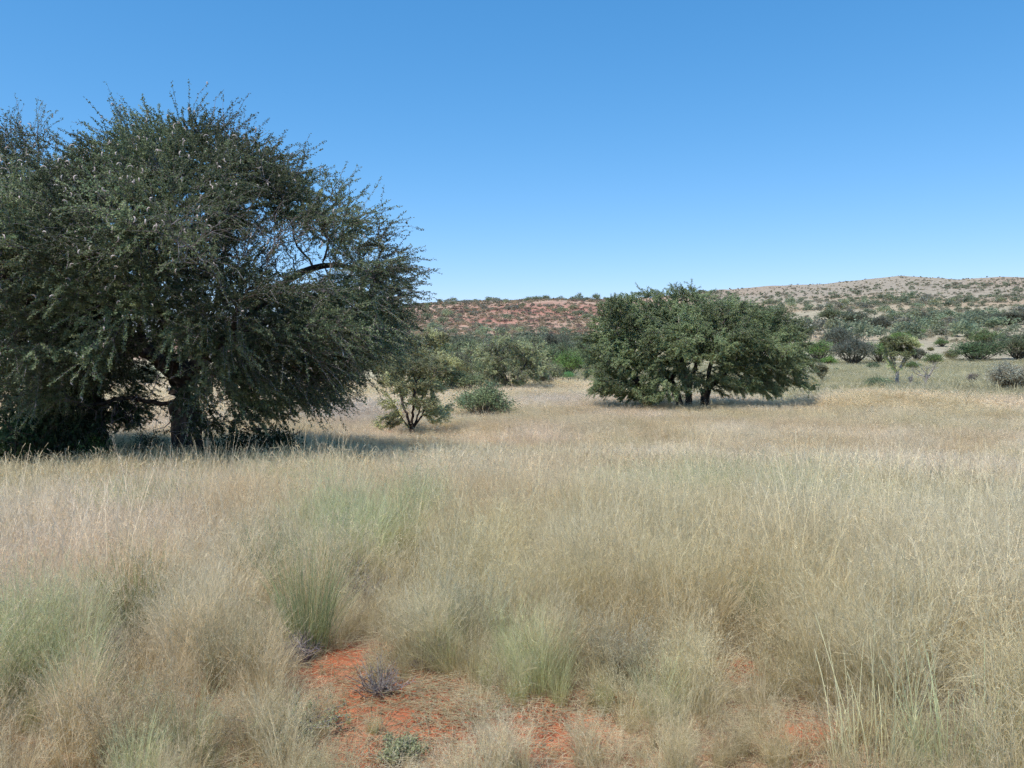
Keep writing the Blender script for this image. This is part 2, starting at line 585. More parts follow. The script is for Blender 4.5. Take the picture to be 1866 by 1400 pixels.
t2 = [np.array([at(178, 830, S2)[0], S2, g2 - .1])] + L2((176, 770, 0), (168, 720, 0), (150, 670, 0))
limbs2 = [t2, L2((150, 670, 0), (110, 590, -.2), (75, 480, -.2), (60, 380, 0), (66, 290, .1), (60, 232, .1)),
          L2((150, 670, 0), (60, 600, -.8), (-20, 520, -1.6)), L2((150, 670, 0), (60, 610, .8), (-40, 500, 1.4)),
          L2((150, 670, 0), (70, 650, -1), (-20, 640, -1.8)), L2((110, 590, -.2), (-10, 470, -.2), (-120, 400, 0)),
          L2((110, 590, -.2), (40, 500, 1), (-10, 380, 1.3))]


def edge2(q):
    z = 650 - (q[:, 2] - CAMH) / S2 * F
    return np.clip(1 - sstep(215, 340, z), 0, 1) * 1.1


prm2 = dict(prm, base_r=.15, edge=edge2, keep=lambda q: ~((np.abs(q[:, 0] - t2[1][0] - .15) < .55) & (q[:, 2] - g2 < .9)), den=lambda q: np.ones(len(q)) * .8, podw=lambda q: np.clip(q[:, 2] - g2 - 1.5, 0.02, None) * (.15 + np.clip(-(q[:, 1] - S2) + .5, 0, 3)))
build_tree('acacia_tree', (t2[0][0], S2, g2), limbs2, A, prm2, rng,
           'dark acacia with wispy grey top, cut off by the left edge beside the huge tree', 'tree', None, None, 380)

# ------------------------------------------------------------------ CENTRE-RIGHT TREE
rng = np.random.default_rng(5)
S3 = 31.0
g3 = terrain(*at(1262, 735, S3)[:2])
lob = [(1130, 620, -.5, 62, 85), (1185, 690, -1.6, 85, 45), (1110, 670, 0, 40, 50), (1170, 575, .6, 75, 40), (1240, 560, 1.2, 85, 45), (1235, 530, .8, 36, 22),
       (1290, 590, -1.2, 110, 55), (1350, 570, .8, 90, 38), (1400, 600, -.2, 75, 45), (1430, 625, .3, 48, 42), (1380, 655, -.8, 85, 42), (1250, 620, -2, 90, 40),
       (1320, 640, -1.8, 80, 32), (1410, 562, .6, 40, 20), (1150, 715, -1.4, 50, 26), (1385, 700, .4, 50, 22), (1200, 620, 1.8, 90, 60), (1330, 620, 1.8, 100, 60), (1135, 690, -1.2, 55, 40), (1160, 650, -1.5, 60, 50), (1330, 690, -1.6, 60, 20), (1420, 665, -.6, 45, 35), (1215, 690, -1.8, 40, 26), (1290, 545, 0, 70, 25), (1190, 548, .2, 60, 22), (1175, 560, -1, 50, 24), (1165, 536, 0, 60, 22), (1210, 528, .3, 50, 24), (1395, 690, -.8, 60, 26), (1340, 700, -1.2, 45, 18), (1130, 712, -.6, 50, 22), (1400, 706, -.9, 55, 18), (1350, 712, -1.3, 36, 14), (1195, 712, -1.6, 28, 16), (1237, 512, .6, 36, 18)]
cen = []
for (px, py, dy, rx, ry) in lob:
    c0 = at(px, py + (20 if py < 600 else 0), S3); c0[1] += dy
    n = int(rx * ry / 175)
    q = norm(rng.normal(size=(n, 3))) * rng.uniform(.6, 1.0, (n, 1))
    cen.append(c0 + q * np.array([rx, (rx + ry) * .5, ry]) * S3 / F)
cen = np.concatenate(cen)
A = pads_attractors(cen, .5, .4, 26, rng); A = A[A[:, 2] > g3 + .25]


def L3(*pts):
    out = []
    for (px, py, dy) in pts:
        q = at(px, py, S3); q[1] += dy; out.append(q)
    return out


def foot(px, py, dy):
    q = at(px, py, S3); q[1] += dy; q[2] = terrain(q[0], q[1]) - .1; return q


limbs3 = [[foot(1243, 735, 0)] + L3((1232, 712, 0), (1222, 695, 0), (1200, 660, .1), (1170, 610, .2)),
          [foot(1280, 735, -.3)] + L3((1284, 712, -.3), (1305, 690, -.3), (1345, 655, -.2), (1400, 620, 0)),
          [foot(1178, 738, -.8)] + L3((1165, 710, -.9), (1145, 680, -.8), (1115, 640, -.4)),
          [foot(1256, 735, .3)] + L3((1258, 710, .3), (1250, 660, .5), (1240, 600, .6), (1236, 540, .6)),
          L3((1284, 712, -.3), (1285, 660, -.9), (1300, 600, -1.2)),
          L3((1222, 695, 0), (1235, 650, -1.2), (1240, 620, -1.8)),
          L3((1305, 690, -.3), (1340, 640, .8), (1370, 590, .8)),
          L3((1258, 710, .3), (1290, 650, 1.4), (1320, 600, 1.6))]
prm3 = dict(step=.17, di=1.6, dk=.24, tip=.006, base_r=.125, nlo=.68, rthin=.026, twigs=3, twl=.38, leaves=74, ll=.045, lw=.021, keep=lambda q: ~((q[:, 0] / q[:, 1] * F + 933 > 1218) & (q[:, 0] / q[:, 1] * F + 933 < 1322) & (q[:, 2] - g3 < .6)), rnd=.4, spread=.015, tw=.9,
            col=(.118, .165, .09), alt=(.185, .222, .12), lift=.2, jit=.35, multi=(1, 2, 3), limbjit=.01,
            edge=lambda q: sstep(3.9, 4.9, q[:, 2]) * .7, podw=lambda q: q[:, 2] * 0 + 1)
build_tree('acacia_tree', (float(limbs3[0][0][0]), S3, g3), limbs3, A, prm3, rng,
           'broad round grey-green acacia on several leaning trunks standing in the open grass', 'tree', None, None, 60)

# ------------------------------------------------------------------ SMALL TREES built the same way
def small_tree(seed, px, py, top, wpx, label, name='thorn_tree', depth=None, col=(.09, .10, .045), alt=(.15, .15, .07), den=1.0, bark=None, cat='tree', group=None, low=.25, skew=0, twigs=2, leaves=14, lobes=26, base_r=None, lobelow=None):
    rng = np.random.default_rng(seed)
    x, y, z = hit(px, py)
    if depth: y = depth; x = at(px, py, depth)[0]; z = float(terrain(x, y))
    sc = y / F
    H = CAMH + (650 - top) * sc - z
    W = wpx * sc * .5
    base = np.array([x, y, z])
    cs = []
    for k in range(lobes):
        h = rng.uniform(lobelow or low, .95)
        rr = W * math.sqrt(max(.05, 1 - ((h - .55) / .55) ** 2)) * rng.uniform(.25, .95)
        ph = rng.uniform(0, 2 * PI)
        cs.append(base + np.array([rr * math.cos(ph) + skew * h * W, rr * math.sin(ph), h * H]))
    A = pads_attractors(np.array(cs), W * .3, .45, 22, rng)
    step = max(W * .07, .04)
    fk = base + np.array([0, 0, H * low * .8])
    limbs = [[base - [0, 0, .05], base + [W * .03, 0, H * low * .4], fk]]
    for k in range(5):
        ph = k * 1.26 + rng.uniform(-.3, .3)
        e = base + np.array([math.cos(ph) * W * .55, math.sin(ph) * W * .55, H * rng.uniform(.5, .7)])
        m_ = fk * .5 + e * .5 + np.array([0, 0, -H * .04])
        limbs.append([fk, m_, e])
    px1 = sc * 1.82                      # one rendered pixel in metres
    prm = dict(step=step, di=W * .9, dk=step * 1.3, tip=px1 * .16, base_r=base_r or H * .03, rthin=px1 * .8, twigs=twigs, twl=W * .2, leaves=int(leaves * den * 2.2),
               ll=px1 * 1.9, lw=px1 * .75, col=col, alt=alt, lift=.5, jit=.35, limbjit=step * .15, spread=px1 * .5, iters=60)
    return build_tree(name, base, limbs, A, prm, rng, label, cat, group, bark)


small_tree(41, 750, 790, 648, 145, 'small open thorn tree standing alone in the grass to the right of the huge acacia', depth=22, col=(.24, .27, .15), alt=(.32, .335, .20), low=.14, lobes=32, den=.85)
small_tree(42, 935, 716, 613, 165, 'grey leafy tree with dark lower edge behind the bright green bush', col=(.18, .21, .12), alt=(.25, .275, .165), low=.12, lobes=36, den=.7)
small_tree(43, 782, 722, 606, 120, 'yellowish olive tree behind the small thorn tree', col=(.21, .225, .12), alt=(.28, .29, .16), low=.12, den=.7)
small_tree(44, 985, 706, 655, 48, 'small dark grey tree at the right end of the grey thicket', col=(.15, .15, .13), alt=(.2, .2, .17), low=.3, lobes=16)
small_tree(45, 1634, 703, 608, 74, 'half-dead tree with bare pale lower branches and bright green top on the plain', col=(.20, .24, .125), alt=(.27, .29, .16), low=.34, lobelow=.6, lobes=16, bark=M_PALEBARK, base_r=.10, den=.45)
small_tree(46, 1496, 696, 664, 26, 'tiny dark umbrella-shaped tree on the plain right of the round acacia', col=(.12, .12, .085), alt=(.17, .17, .12), low=.4, lobes=10)

# ------------------------------------------------------------------ SHRUB PROTOTYPES (unit width 1, height h)
def proto_shrub(seed, h, nclump, nleaf, L, W, clump=.17, tw=True, gap=.0, flat=.7):
    rng = np.random.default_rng(seed)
    a = Acc(); st = Acc()
    cs = []
    while len(cs) < nclump:
        v = norm(rng.normal(size=3)); v[2] = abs(v[2]) * 1.1 - .25
        rr = rng.uniform(.55, 1.0)
        wob = .75 + .5 * vnoise(v[0] * 2.3 + seed, v[1] * 2.3 + v[2] * 2.1)
        c = np.array([v[0] * .42 * rr * wob, v[1] * .42 * rr * wob, h * .45 + v[2] * h * .5 * rr * wob])
        if c[2] < .04: continue
        cs.append(c)
    cs = np.array(cs)
    k = rng.integers(0, nclump, nleaf)
    P = cs[k] + rng.normal(size=(nleaf, 3)) * np.array([clump, clump, clump * flat]) * .5
    P[:, 2] = np.abs(P[:, 2])
    V, Fq = leaf_quads(P, L * (.6 + .8 * rng.random(nleaf)), W * (.6 + .8 * rng.random(nleaf)), rng, .6)
    cv = (.75 + .5 * rng.random(nclump))[k] * (.75 + .5 * rng.random(nleaf))
    hue = rng.random(nclump)[k]
    cc = np.stack([cv * (.92 + .2 * hue), cv, cv * (.9 + .15 * (1 - hue))], 1)
    a.add(V, Fq, 0, np.repeat(cc, 4, 0))
    # stems to the clumps
    n = nclump
    b = rng.normal(size=(n, 3)) * .03; b[:, 2] = -.02
    mid = b * .5 + cs * .5 + rng.normal(size=(n, 3)) * .03; mid[:, 2] = cs[:, 2] * .4
    r0 = np.full(n, .012)
    V, Fq = tubes(b, mid, r0, r0 * .8, norm(mid - b), norm(mid - b), 4); st.add(V, Fq)
    V, Fq = tubes(mid, cs, r0 * .8, r0 * .35, norm(cs - mid), norm(cs - mid), 4); st.add(V, Fq)
    # fine twigs poking out
    m = nclump * 5; kk = rng.integers(0, n, m)
    e = cs[kk] + rng.normal(size=(m, 3)) * clump * .75; e[:, 2] = np.abs(e[:, 2])
    V, Fq = tubes(cs[kk], e, np.full(m, .005), np.full(m, .002), norm(e - cs[kk]), norm(e - cs[kk]), 3); st.add(V, Fq)
    return a.mesh('foliage', [M_OBJ]), st.mesh('stems', [M_STEM])


PROTO = {
    'dense': [proto_shrub(101 + i, .72, 46, 5200, .036, .019) for i in range(3)],
    'tall': [proto_shrub(111 + i, 1.0, 50, 5200, .036, .018) for i in range(2)],
    'low': [proto_shrub(121 + i, .48, 40, 4200, .036, .019, flat=.8) for i in range(2)],
    'sparse': [proto_shrub(131 + i, .8, 34, 2300, .036, .015, clump=.2) for i in range(3)],
}
FARP = [proto_shrub(201 + i, [.62, .75, .5, .85, .45, .68][i], 16, 420, .11, .06, clump=.24)[0] for i in range(6)]
_use = {}


def shrub(px, py, top, wpx, kind, col, label, name='shrub', cat='shrub', group=None, depth=None, parts=True):
    x, y, z = hit(px, py)
    if depth: y = depth; x = at(px, py, depth)[0]; z = float(terrain(x, y))
    sc = y / F
    W = wpx * sc; H = max(.1, CAMH + (650 - top) * sc - z)
    i = _use.get(kind, 0); _use[kind] = i + 1
    fo, stm = PROTO[kind][i % len(PROTO[kind])]
    hz = max(v.co.z for v in fo.vertices) if fo.name not in _use else _use[fo.name]
    _use[fo.name] = hz
    r = empty(name, (x, y, z - .03), R0.uniform(0, 6.28))
    r.scale = (W, W * R0.uniform(.85, 1.1), H / hz)
    tag(r, label, cat, group)
    f = link('foliage', fo, r); f.color = (*[c * 2.0 for c in col], 1)
    link('stems', stm, r)
    return r


GG = (.10, .12, .07); DK = (.065, .07, .05); BR = (.10, .16, .05); GY = (.125, .14, .095); PL = (.27, .26, .2); OL = (.13, .13, .055); SG = (.11, .15, .085)
# centre valley
shrub(881, 742, 684, 112, 'dense', (.12, .155, .085), 'bright green rounded bush just right of the small open thorn tree', 'bush', 'bush', depth=28)
shrub(838, 702, 650, 62, 'dense', OL, 'olive bush between the small thorn tree and the bright green bush')
shrub(836, 690, 628, 44, 'sparse', GY, 'grey leafless-looking bush above the olive bush in the valley')
shrub(822, 668, 620, 56, 'dense', (.055, .085, .05), 'dark green bush at the foot of the red hill above the grey bush')
shrub(905, 690, 632, 70, 'tall', GG, 'grey-green bush behind the left side of the grey leafy tree')
shrub(995, 688, 652, 40, 'sparse', PL, 'pale grey bush between the grey tree and the round acacia')
shrub(1033, 686, 632, 70, 'dense', BR, 'mid green bush half hidden by the left side of the round acacia')
shrub(1036, 692, 672, 28, 'low', (.09, .19, .07), 'small vivid green bush by the distant fence stakes')
shrub(1030, 662, 616, 58, 'dense', GG, 'dusky bush behind the mid green bush near the round acacia')
shrub(965, 655, 604, 66, 'dense', GG, 'grey-green hill-foot bush above the grey leafy tree')
shrub(1003, 650, 601, 44, 'dense', DK, 'dark hill-foot bush right of the grey-green one above the grey tree')
shrub(1027, 640, 598, 36, 'sparse', GY, 'small greyish hill-foot bush below the orange soil patch')
shrub(1075, 650, 606, 50, 'dense', GG, 'bush touching the upper left of the round acacia')
shrub(875, 660, 616, 60, 'tall', OL, 'tall olive hill-foot bush left of the grey leafy tree')
shrub(760, 668, 622, 60, 'dense', GG, 'bush seen just off the lower right edge of the huge acacia crown')
shrub(700, 700, 640, 70, 'tall', OL, 'olive bush under the right-hand drooping crown of the huge acacia')
shrub(640, 700, 640, 70, 'tall', GG, 'grey-green bush seen through the lower right crown of the huge acacia')
shrub(560, 705, 655, 80, 'dense', GG, 'bush in the shade behind the right of the huge trunk')
shrub(430, 705, 652, 90, 'dense', OL, 'olive bush behind the huge trunk on its right')
shrub(265, 705, 655, 80, 'dense', GY, 'greyish bush seen between the huge trunk and the thin trunk')
for (px, py, top, w, kd, c_, lab) in [
        (800, 690, 632, 90, 'dense', (.12, .145, .075), 'wide mid green bush behind the small open thorn tree'),
        (850, 672, 612, 80, 'tall', (.11, .135, .075), 'rounded green bush on the hill foot left of the grey leafy tree'),
        (915, 668, 606, 84, 'dense', (.12, .14, .085), 'green bush showing above the middle of the grey leafy tree'),
        (985, 672, 618, 76, 'dense', (.105, .135, .07), 'green bush at the hill foot above the right end of the grey thicket'),
        (1058, 676, 620, 74, 'dense', (.11, .15, .075), 'green bush behind the left edge of the round acacia crown'),
        (842, 722, 668, 84, 'dense', (.125, .15, .08), 'low green bush in the gap left of the bright green bush'),
        (785, 720, 655, 80, 'tall', (.12, .15, .075), 'green bush directly behind the crown of the small open thorn tree'),
        (1008, 698, 656, 52, 'dense', (.13, .155, .085), 'green bush at the right end of the grey thicket before the fence stakes'),
        (955, 690, 628, 80, 'tall', (.11, .135, .08), 'tall green bush behind the right half of the grey leafy tree'),
        (890, 700, 645, 86, 'tall', (.115, .14, .075), 'green bush rising behind the bright green bush'),
        (730, 690, 630, 80, 'tall', (.12, .135, .08), 'olive green bush behind the left of the small open thorn tree')]:
    shrub(px, py, top, w, kd, c_, lab)
# right plain
shrub(1455, 702, 656, 64, 'sparse', PL, 'pale grey-green sparse bush half behind the right of the round acacia')
shrub(1600, 705, 682, 58, 'low', SG, 'spreading blue-green low bush left of the half-dead tree', 'bush', 'bush')
shrub(1590, 674, 657, 28, 'dense', SG, 'small round bush left behind the half-dead tree')
shrub(1664, 675, 655, 28, 'dense', (.1, .14, .06), 'small round bush just right of the half-dead tree trunk')
shrub(1702, 665, 640, 42, 'dense', (.11, .15, .06), 'green rounded bush on the plain edge right of the half-dead tree')
shrub(1525, 676, 668, 12, 'low', SG, 'tiny green bush on the plain between the tiny tree and the plain edge')
shrub(1773, 698, 675, 24, 'sparse', (.13, .115, .11), 'purplish grey twiggy bush alone on the right plain')
shrub(1840, 712, 650, 84, 'dense', (.23, .225, .175), 'large pale grey bush at the right edge of the grass', 'bush', 'bush')
shrub(1862, 710, 662, 60, 'dense', (.21, .205, .16), 'pale grey bush cut by the right edge behind the large pale one', 'bush', 'bush')
shrub(1778, 658, 615, 98, 'dense', (.065, .10, .05), 'big dark green dome-shaped bush on the right plain edge', 'bush', 'bush')
shrub(1733, 655, 632, 30, 'low', OL, 'low olive bush touching the left of the big dark green dome')
shrub(1800, 632, 594, 66, 'dense', (.10, .14, .06), 'lighter green bush behind the big dark green dome')
shrub(1856, 656, 598, 96, 'dense', GG, 'grey-green bush at the right edge beside the big dark green dome')
shrub(1765, 618, 601, 20, 'dense', GG, 'small bush left behind the lighter green one')
shrub(1716, 632, 614, 28, 'dense', (.10, .15, .06), 'isolated green bush on bare pale ground left of the big dome')
shrub(1696, 640, 630, 14, 'low', OL, 'tiny olive bush below the isolated green bush')
shrub(1668, 615, 594, 36, 'dense', (.105, .155, .06), 'bright green bush on the slope behind the half-dead tree')
shrub(1640, 625, 602, 44, 'dense', BR, 'green bush behind the top of the half-dead tree')
shrub(1604, 664, 616, 56, 'tall', BR, 'tall green bush behind the left branches of the half-dead tree')
shrub(1672, 657, 628, 36, 'dense', DK, 'dark bush behind the right branches of the half-dead tree')
shrub(1553, 665, 610, 84, 'dense', (.085, .095, .075), 'large dark grey-green tree mass on the plain edge', 'thicket_tree', 'tree')
shrub(1530, 640, 588, 70, 'dense', (.08, .09, .07), 'dark grey tree rising behind the large dark grey mass', 'thicket_tree', 'tree')
shrub(1510, 667, 644, 32, 'dense', (.10, .17, .05), 'bright yellow-green bush on the plain right of the round acacia', 'bush', 'bush')
shrub(1492, 662, 615, 66, 'tall', BR, 'green bush touching the right side of the round acacia')
shrub(1602, 606, 574, 46, 'dense', DK, 'dark grey tree with shadow on pale slope above the half-dead tree')
shrub(1706, 600, 583, 34, 'dense', GG, 'grey-green bush on the slope right of the bright green slope bush')
shrub(1733, 594, 577, 20, 'dense', DK, 'small dark bush on the slope above the isolated green bush')
shrub(1790, 592, 568, 60, 'dense', DK, 'left of two wide dark bushes on the right slope', 'bush', 'bush')
shrub(1838, 592, 565, 80, 'dense', DK, 'right of two wide dark bushes on the right slope', 'bush', 'bush')
shrub(1518, 585, 558, 60, 'dense', GG, 'wide grey-green slope bush above right of the round acacia')
shrub(1560, 590, 565, 56, 'dense', (.085, .1, .07), 'dusky slope bush above the dark grey tree mass')
shrub(1640, 590, 568, 50, 'dense', GG, 'grey-green slope bush right of the dark grey slope tree')
shrub(1678, 592, 568, 52, 'dense', DK, 'dark slope bush above the bright green slope bush')
# leafy undergrowth below the huge acacia
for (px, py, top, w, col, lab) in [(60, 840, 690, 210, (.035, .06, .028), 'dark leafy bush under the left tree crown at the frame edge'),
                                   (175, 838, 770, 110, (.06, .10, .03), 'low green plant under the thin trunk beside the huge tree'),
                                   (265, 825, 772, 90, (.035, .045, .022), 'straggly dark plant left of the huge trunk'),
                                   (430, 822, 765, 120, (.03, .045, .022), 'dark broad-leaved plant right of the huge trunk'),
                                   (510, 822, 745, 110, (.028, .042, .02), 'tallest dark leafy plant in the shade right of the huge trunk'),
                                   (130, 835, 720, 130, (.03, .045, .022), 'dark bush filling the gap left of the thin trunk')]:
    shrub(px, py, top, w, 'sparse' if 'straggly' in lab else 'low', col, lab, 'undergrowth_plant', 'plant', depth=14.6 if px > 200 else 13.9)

# ------------------------------------------------------------------ hillside shrubs (individuals) and scrub (stuff)
rng = np.random.default_rng(77)


def hill_points(n, pxr, dr, thr, seed, size, pw=1.0):
    out = []
    while len(out) < n:
        px = rng.uniform(*pxr); d = dr[0] + (dr[1] - dr[0]) * rng.random() ** pw
        az = math.atan((px - 933) / F)
        x, y = d * math.sin(az), d * math.cos(az)
        if fbm(x, y, .03, 3, seed) < thr * (.75 + .5 * rng.random()): continue
        out.append((x, y, rng.uniform(*size)))
    return out


hc = [(.10, .115, .085), (.085, .095, .075), (.12, .125, .09), (.10, .095, .09)]
hn = ['grey-green', 'dark', 'olive grey', 'brownish grey']


def put_far(x, y, s, label, group, ci):
    me = FARP[int(rng.integers(len(FARP)))]
    o = link('hill_shrub', me)
    o.location = (x, y, float(terrain(x, y)) - .05); o.rotation_euler = (0, 0, rng.uniform(0, 6.28))
    o.scale = (s, s * rng.uniform(.8, 1.2), s * rng.uniform(.8, 1.1))
    k = rng.uniform(.8, 1.2); o.color = (*[c * k * f_ for c, f_ in zip(hc[ci], (2.45, 2.6, 2.2))], 1)
    tag(o, label, 'shrub', group)


for (x, y, s) in hill_points(75, (690, 1110), (115, 330), .46, 3, (1.4, 3.2)):
    ci = int(rng.integers(4)); put_far(x, y, s, '%s shrub dotted over the red stony hillside' % hn[ci], 'shrubs on the red hill', ci)
for (x, y, s) in hill_points(26, (700, 1110), (322, 331), .30, 3, (2.2, 4)):
    put_far(x, y, s, 'small shrub breaking the skyline of the red hill', 'shrubs along the red hill crest', 1)
for (x, y, s) in hill_points(125, (1290, 1930), (150, 450), .46, 8, (3, 6.5), 1.0):
    ci = int(rng.integers(4)); put_far(x, y, s, '%s shrub dotted over the tan right-hand hillside' % hn[ci], 'shrubs on the right hill', ci)


def scatter(name, pts, rot, scl, idx, tint, protos, label, kind='stuff', cat=None):
    """points object + geometry nodes instances of unlinked prototype meshes"""
    me = bpy.data.meshes.new(name); n = len(pts)
    me.vertices.add(n); me.vertices.foreach_set('co', np.asarray(pts, np.float32).ravel())

    def attr(nm_, ty, arr, key):
        a = me.attributes.new(nm_, ty, 'POINT'); a.data.foreach_set(key, np.ascontiguousarray(arr).ravel())
    attr('rot', 'FLOAT_VECTOR', np.asarray(rot, np.float32), 'vector')
    attr('scl', 'FLOAT_VECTOR', np.asarray(scl, np.float32), 'vector')
    attr('idx', 'INT', np.asarray(idx, np.int32), 'value')
    c = np.ones((n, 4), np.float32); c[:, :3] = tint
    attr('tint', 'FLOAT_COLOR', c, 'color')
    col = bpy.data.collections.new(name + '_sources')
    for k, m in enumerate(protos):
        o = bpy.data.objects.new('%s_source_%02d' % (name, k), m); col.objects.link(o)
    o = link(name, me); tag(o, label, cat, kind=kind)
    ng = bpy.data.node_groups.new(name + '_scatter', 'GeometryNodeTree')
    ng.interface.new_socket('Geometry', in_out='INPUT', socket_type='NodeSocketGeometry')
    ng.interface.new_socket('Geometry', in_out='OUTPUT', socket_type='NodeSocketGeometry')
    N = ng.nodes; Lk = ng.links
    gi = N.new('NodeGroupInput'); go = N.new('NodeGroupOutput')
    ci = N.new('GeometryNodeCollectionInfo'); ci.inputs['Collection'].default_value = col
    ci.inputs['Separate Children'].default_value = True; ci.inputs['Reset Children'].default_value = True
    ip = N.new('GeometryNodeInstanceOnPoints'); ip.inputs['Pick Instance'].default_value = True

    def na(nm_, ty):
        q = N.new('GeometryNodeInputNamedAttribute'); q.data_type = ty; q.inputs['Name'].default_value = nm_
        return q.outputs['Attribute']
    e2r = N.new('FunctionNodeEulerToRotation')
    Lk.new(na('rot', 'FLOAT_VECTOR'), e2r.inputs[0])
    Lk.new(gi.outputs[0], ip.inputs['Points']); Lk.new(ci.outputs[0], ip.inputs['Instance'])
    Lk.new(na('idx', 'INT'), ip.inputs['Instance Index'])
    Lk.new(e2r.outputs[0], ip.inputs['Rotation']); Lk.new(na('scl', 'FLOAT_VECTOR'), ip.inputs['Scale'])
    Lk.new(ip.outputs[0], go.inputs[0])
    md = o.modifiers.new('scatter', 'NODES'); md.node_group = ng
    return o


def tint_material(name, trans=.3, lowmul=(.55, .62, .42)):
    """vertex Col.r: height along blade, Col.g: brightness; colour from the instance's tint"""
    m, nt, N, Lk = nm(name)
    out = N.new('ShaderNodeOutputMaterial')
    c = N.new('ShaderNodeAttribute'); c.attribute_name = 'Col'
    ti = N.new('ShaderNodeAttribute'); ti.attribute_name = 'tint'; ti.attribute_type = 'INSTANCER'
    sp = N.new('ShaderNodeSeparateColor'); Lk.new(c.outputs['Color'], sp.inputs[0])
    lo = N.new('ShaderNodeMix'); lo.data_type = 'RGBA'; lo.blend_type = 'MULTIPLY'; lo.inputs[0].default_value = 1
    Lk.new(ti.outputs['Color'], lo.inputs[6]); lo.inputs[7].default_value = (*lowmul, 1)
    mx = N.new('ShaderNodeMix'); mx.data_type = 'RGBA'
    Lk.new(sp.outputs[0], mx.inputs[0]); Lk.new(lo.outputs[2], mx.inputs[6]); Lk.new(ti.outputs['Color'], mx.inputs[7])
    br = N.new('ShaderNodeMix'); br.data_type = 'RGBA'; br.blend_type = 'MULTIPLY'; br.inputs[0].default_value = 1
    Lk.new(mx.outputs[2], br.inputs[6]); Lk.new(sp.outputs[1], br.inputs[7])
    d = N.new('ShaderNodeBsdfDiffuse'); t = N.new('ShaderNodeBsdfTranslucent')
    Lk.new(br.outputs[2], d.inputs[0]); Lk.new(br.outputs[2], t.inputs[0])
    ms = N.new('ShaderNodeMixShader'); ms.inputs[0].default_value = trans
    Lk.new(d.outputs[0], ms.inputs[1]); Lk.new(t.outputs[0], ms.inputs[2]); Lk.new(ms.outputs[0], out.inputs[0])
    return m


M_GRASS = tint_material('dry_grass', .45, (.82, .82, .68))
M_SCRUB = tint_material('scrub_leaf', .2, (1, 1, 1))

# ------------------------------------------------------------------ grass prototypes
def blades(a, n, br, h, lean, curve, w, rng, segs=4, bright=(.75, 1.25), panicle=0, plen=.06, pw=.0009, seedw=.0022, taper=.8, c0=0.0, c1=1.0, kink=0.0):
    ph = rng.uniform(0, 2 * PI, n)
    rr = br * np.sqrt(rng.random(n))
    pa = ph + rng.normal(size=n) * .7
    P = np.stack([rr * np.cos(pa), rr * np.sin(pa), np.zeros(n) - .02], 1)
    H = rng.uniform(*h, n)
    th0 = np.abs(rng.normal(size=n)) * lean + lean * .3
    th1 = curve * rng.uniform(.1, 1.3, n)
    g = rng.uniform(*bright, n)
    fa = rng.uniform(0, 2 * PI, n)
    pts = [P]; dirs = []
    kk = rng.normal(size=(segs, n)) * kink
    for s in range(segs):
        t = (s + .5) / segs
        th = th0 + th1 * t * t + kk[s]
        d = np.stack([np.sin(th) * np.cos(ph), np.sin(th) * np.sin(ph), np.cos(th)], 1)
        dirs.append(d); pts.append(pts[-1] + d * (H / segs)[:, None])
    V = []
    for s in range(segs + 1):
        d = dirs[min(s, segs - 1)]
        b = norm(np.cross(d, np.stack([np.cos(fa), np.sin(fa), np.full(n, .2)], 1)))
        ww = w * (1 - taper * (s / segs) ** 1.5)
        V += [pts[s] - b * ww * .5, pts[s] + b * ww * .5]
    V = np.stack(V, 1)                                   # n, 2(segs+1), 3
    m = 2 * (segs + 1)
    f = np.array([[2 * s, 2 * s + 1, 2 * s + 3, 2 * s + 2] for s in range(segs)])
    Fq = (np.arange(n)[:, None, None] * m + f[None]).reshape(-1, 4)
    tt = np.repeat(np.arange(segs + 1) / segs, 2)
    col = np.zeros((n, m, 3)); col[:, :, 0] = c0 + (c1 - c0) * tt[None]; col[:, :, 1] = g[:, None]
    a.add(V.reshape(-1, 3), Fq, 0, col.reshape(-1, 3))
    if panicle:
        N = n * panicle
        i = np.repeat(np.arange(n), panicle)
        t = rng.uniform(.52, 1.0, N)
        s = np.minimum((t * segs).astype(int), segs - 1); fr = t * segs - s
        PT = np.stack(pts, 1); DR = np.stack(dirs, 1)
        q = PT[i, s] + (PT[i, s + 1] - PT[i, s]) * fr[:, None]
        dd = norm(DR[i, s] * .9 + rng.normal(size=(N, 3)) * .55)
        ln = plen * (1.25 - t) * 2 * rng.uniform(.5, 1.2, N)
        e = q + dd * ln[:, None]
        b = norm(np.cross(dd, rng.normal(size=(N, 3)))) * pw * .5
        V = np.stack([q - b, q + b, e + b, e - b], 1).reshape(-1, 3)
        col = np.zeros((4 * N, 3)); col[:, 0] = 1; col[:, 1] = np.repeat(g[i] * rng.uniform(.85, 1.2, N), 4)
        a.add(V, np.arange(4 * N).reshape(-1, 4), 0, col)
        if seedw:
            M2 = N * 2
            j = np.repeat(np.arange(N), 2)
            c_ = q[j] + (e - q)[j] * rng.uniform(.45, 1, (M2, 1))
            V, Fq2 = leaf_quads(c_, seedw * 2.6, seedw, rng, 0, dd[j], 1.0)
            col = np.zeros((4 * M2, 3)); col[:, 0] = 1; col[:, 1] = np.repeat(g[i][j] * rng.uniform(.9, 1.3, M2), 4)
            a.add(V, Fq2, 0, col)


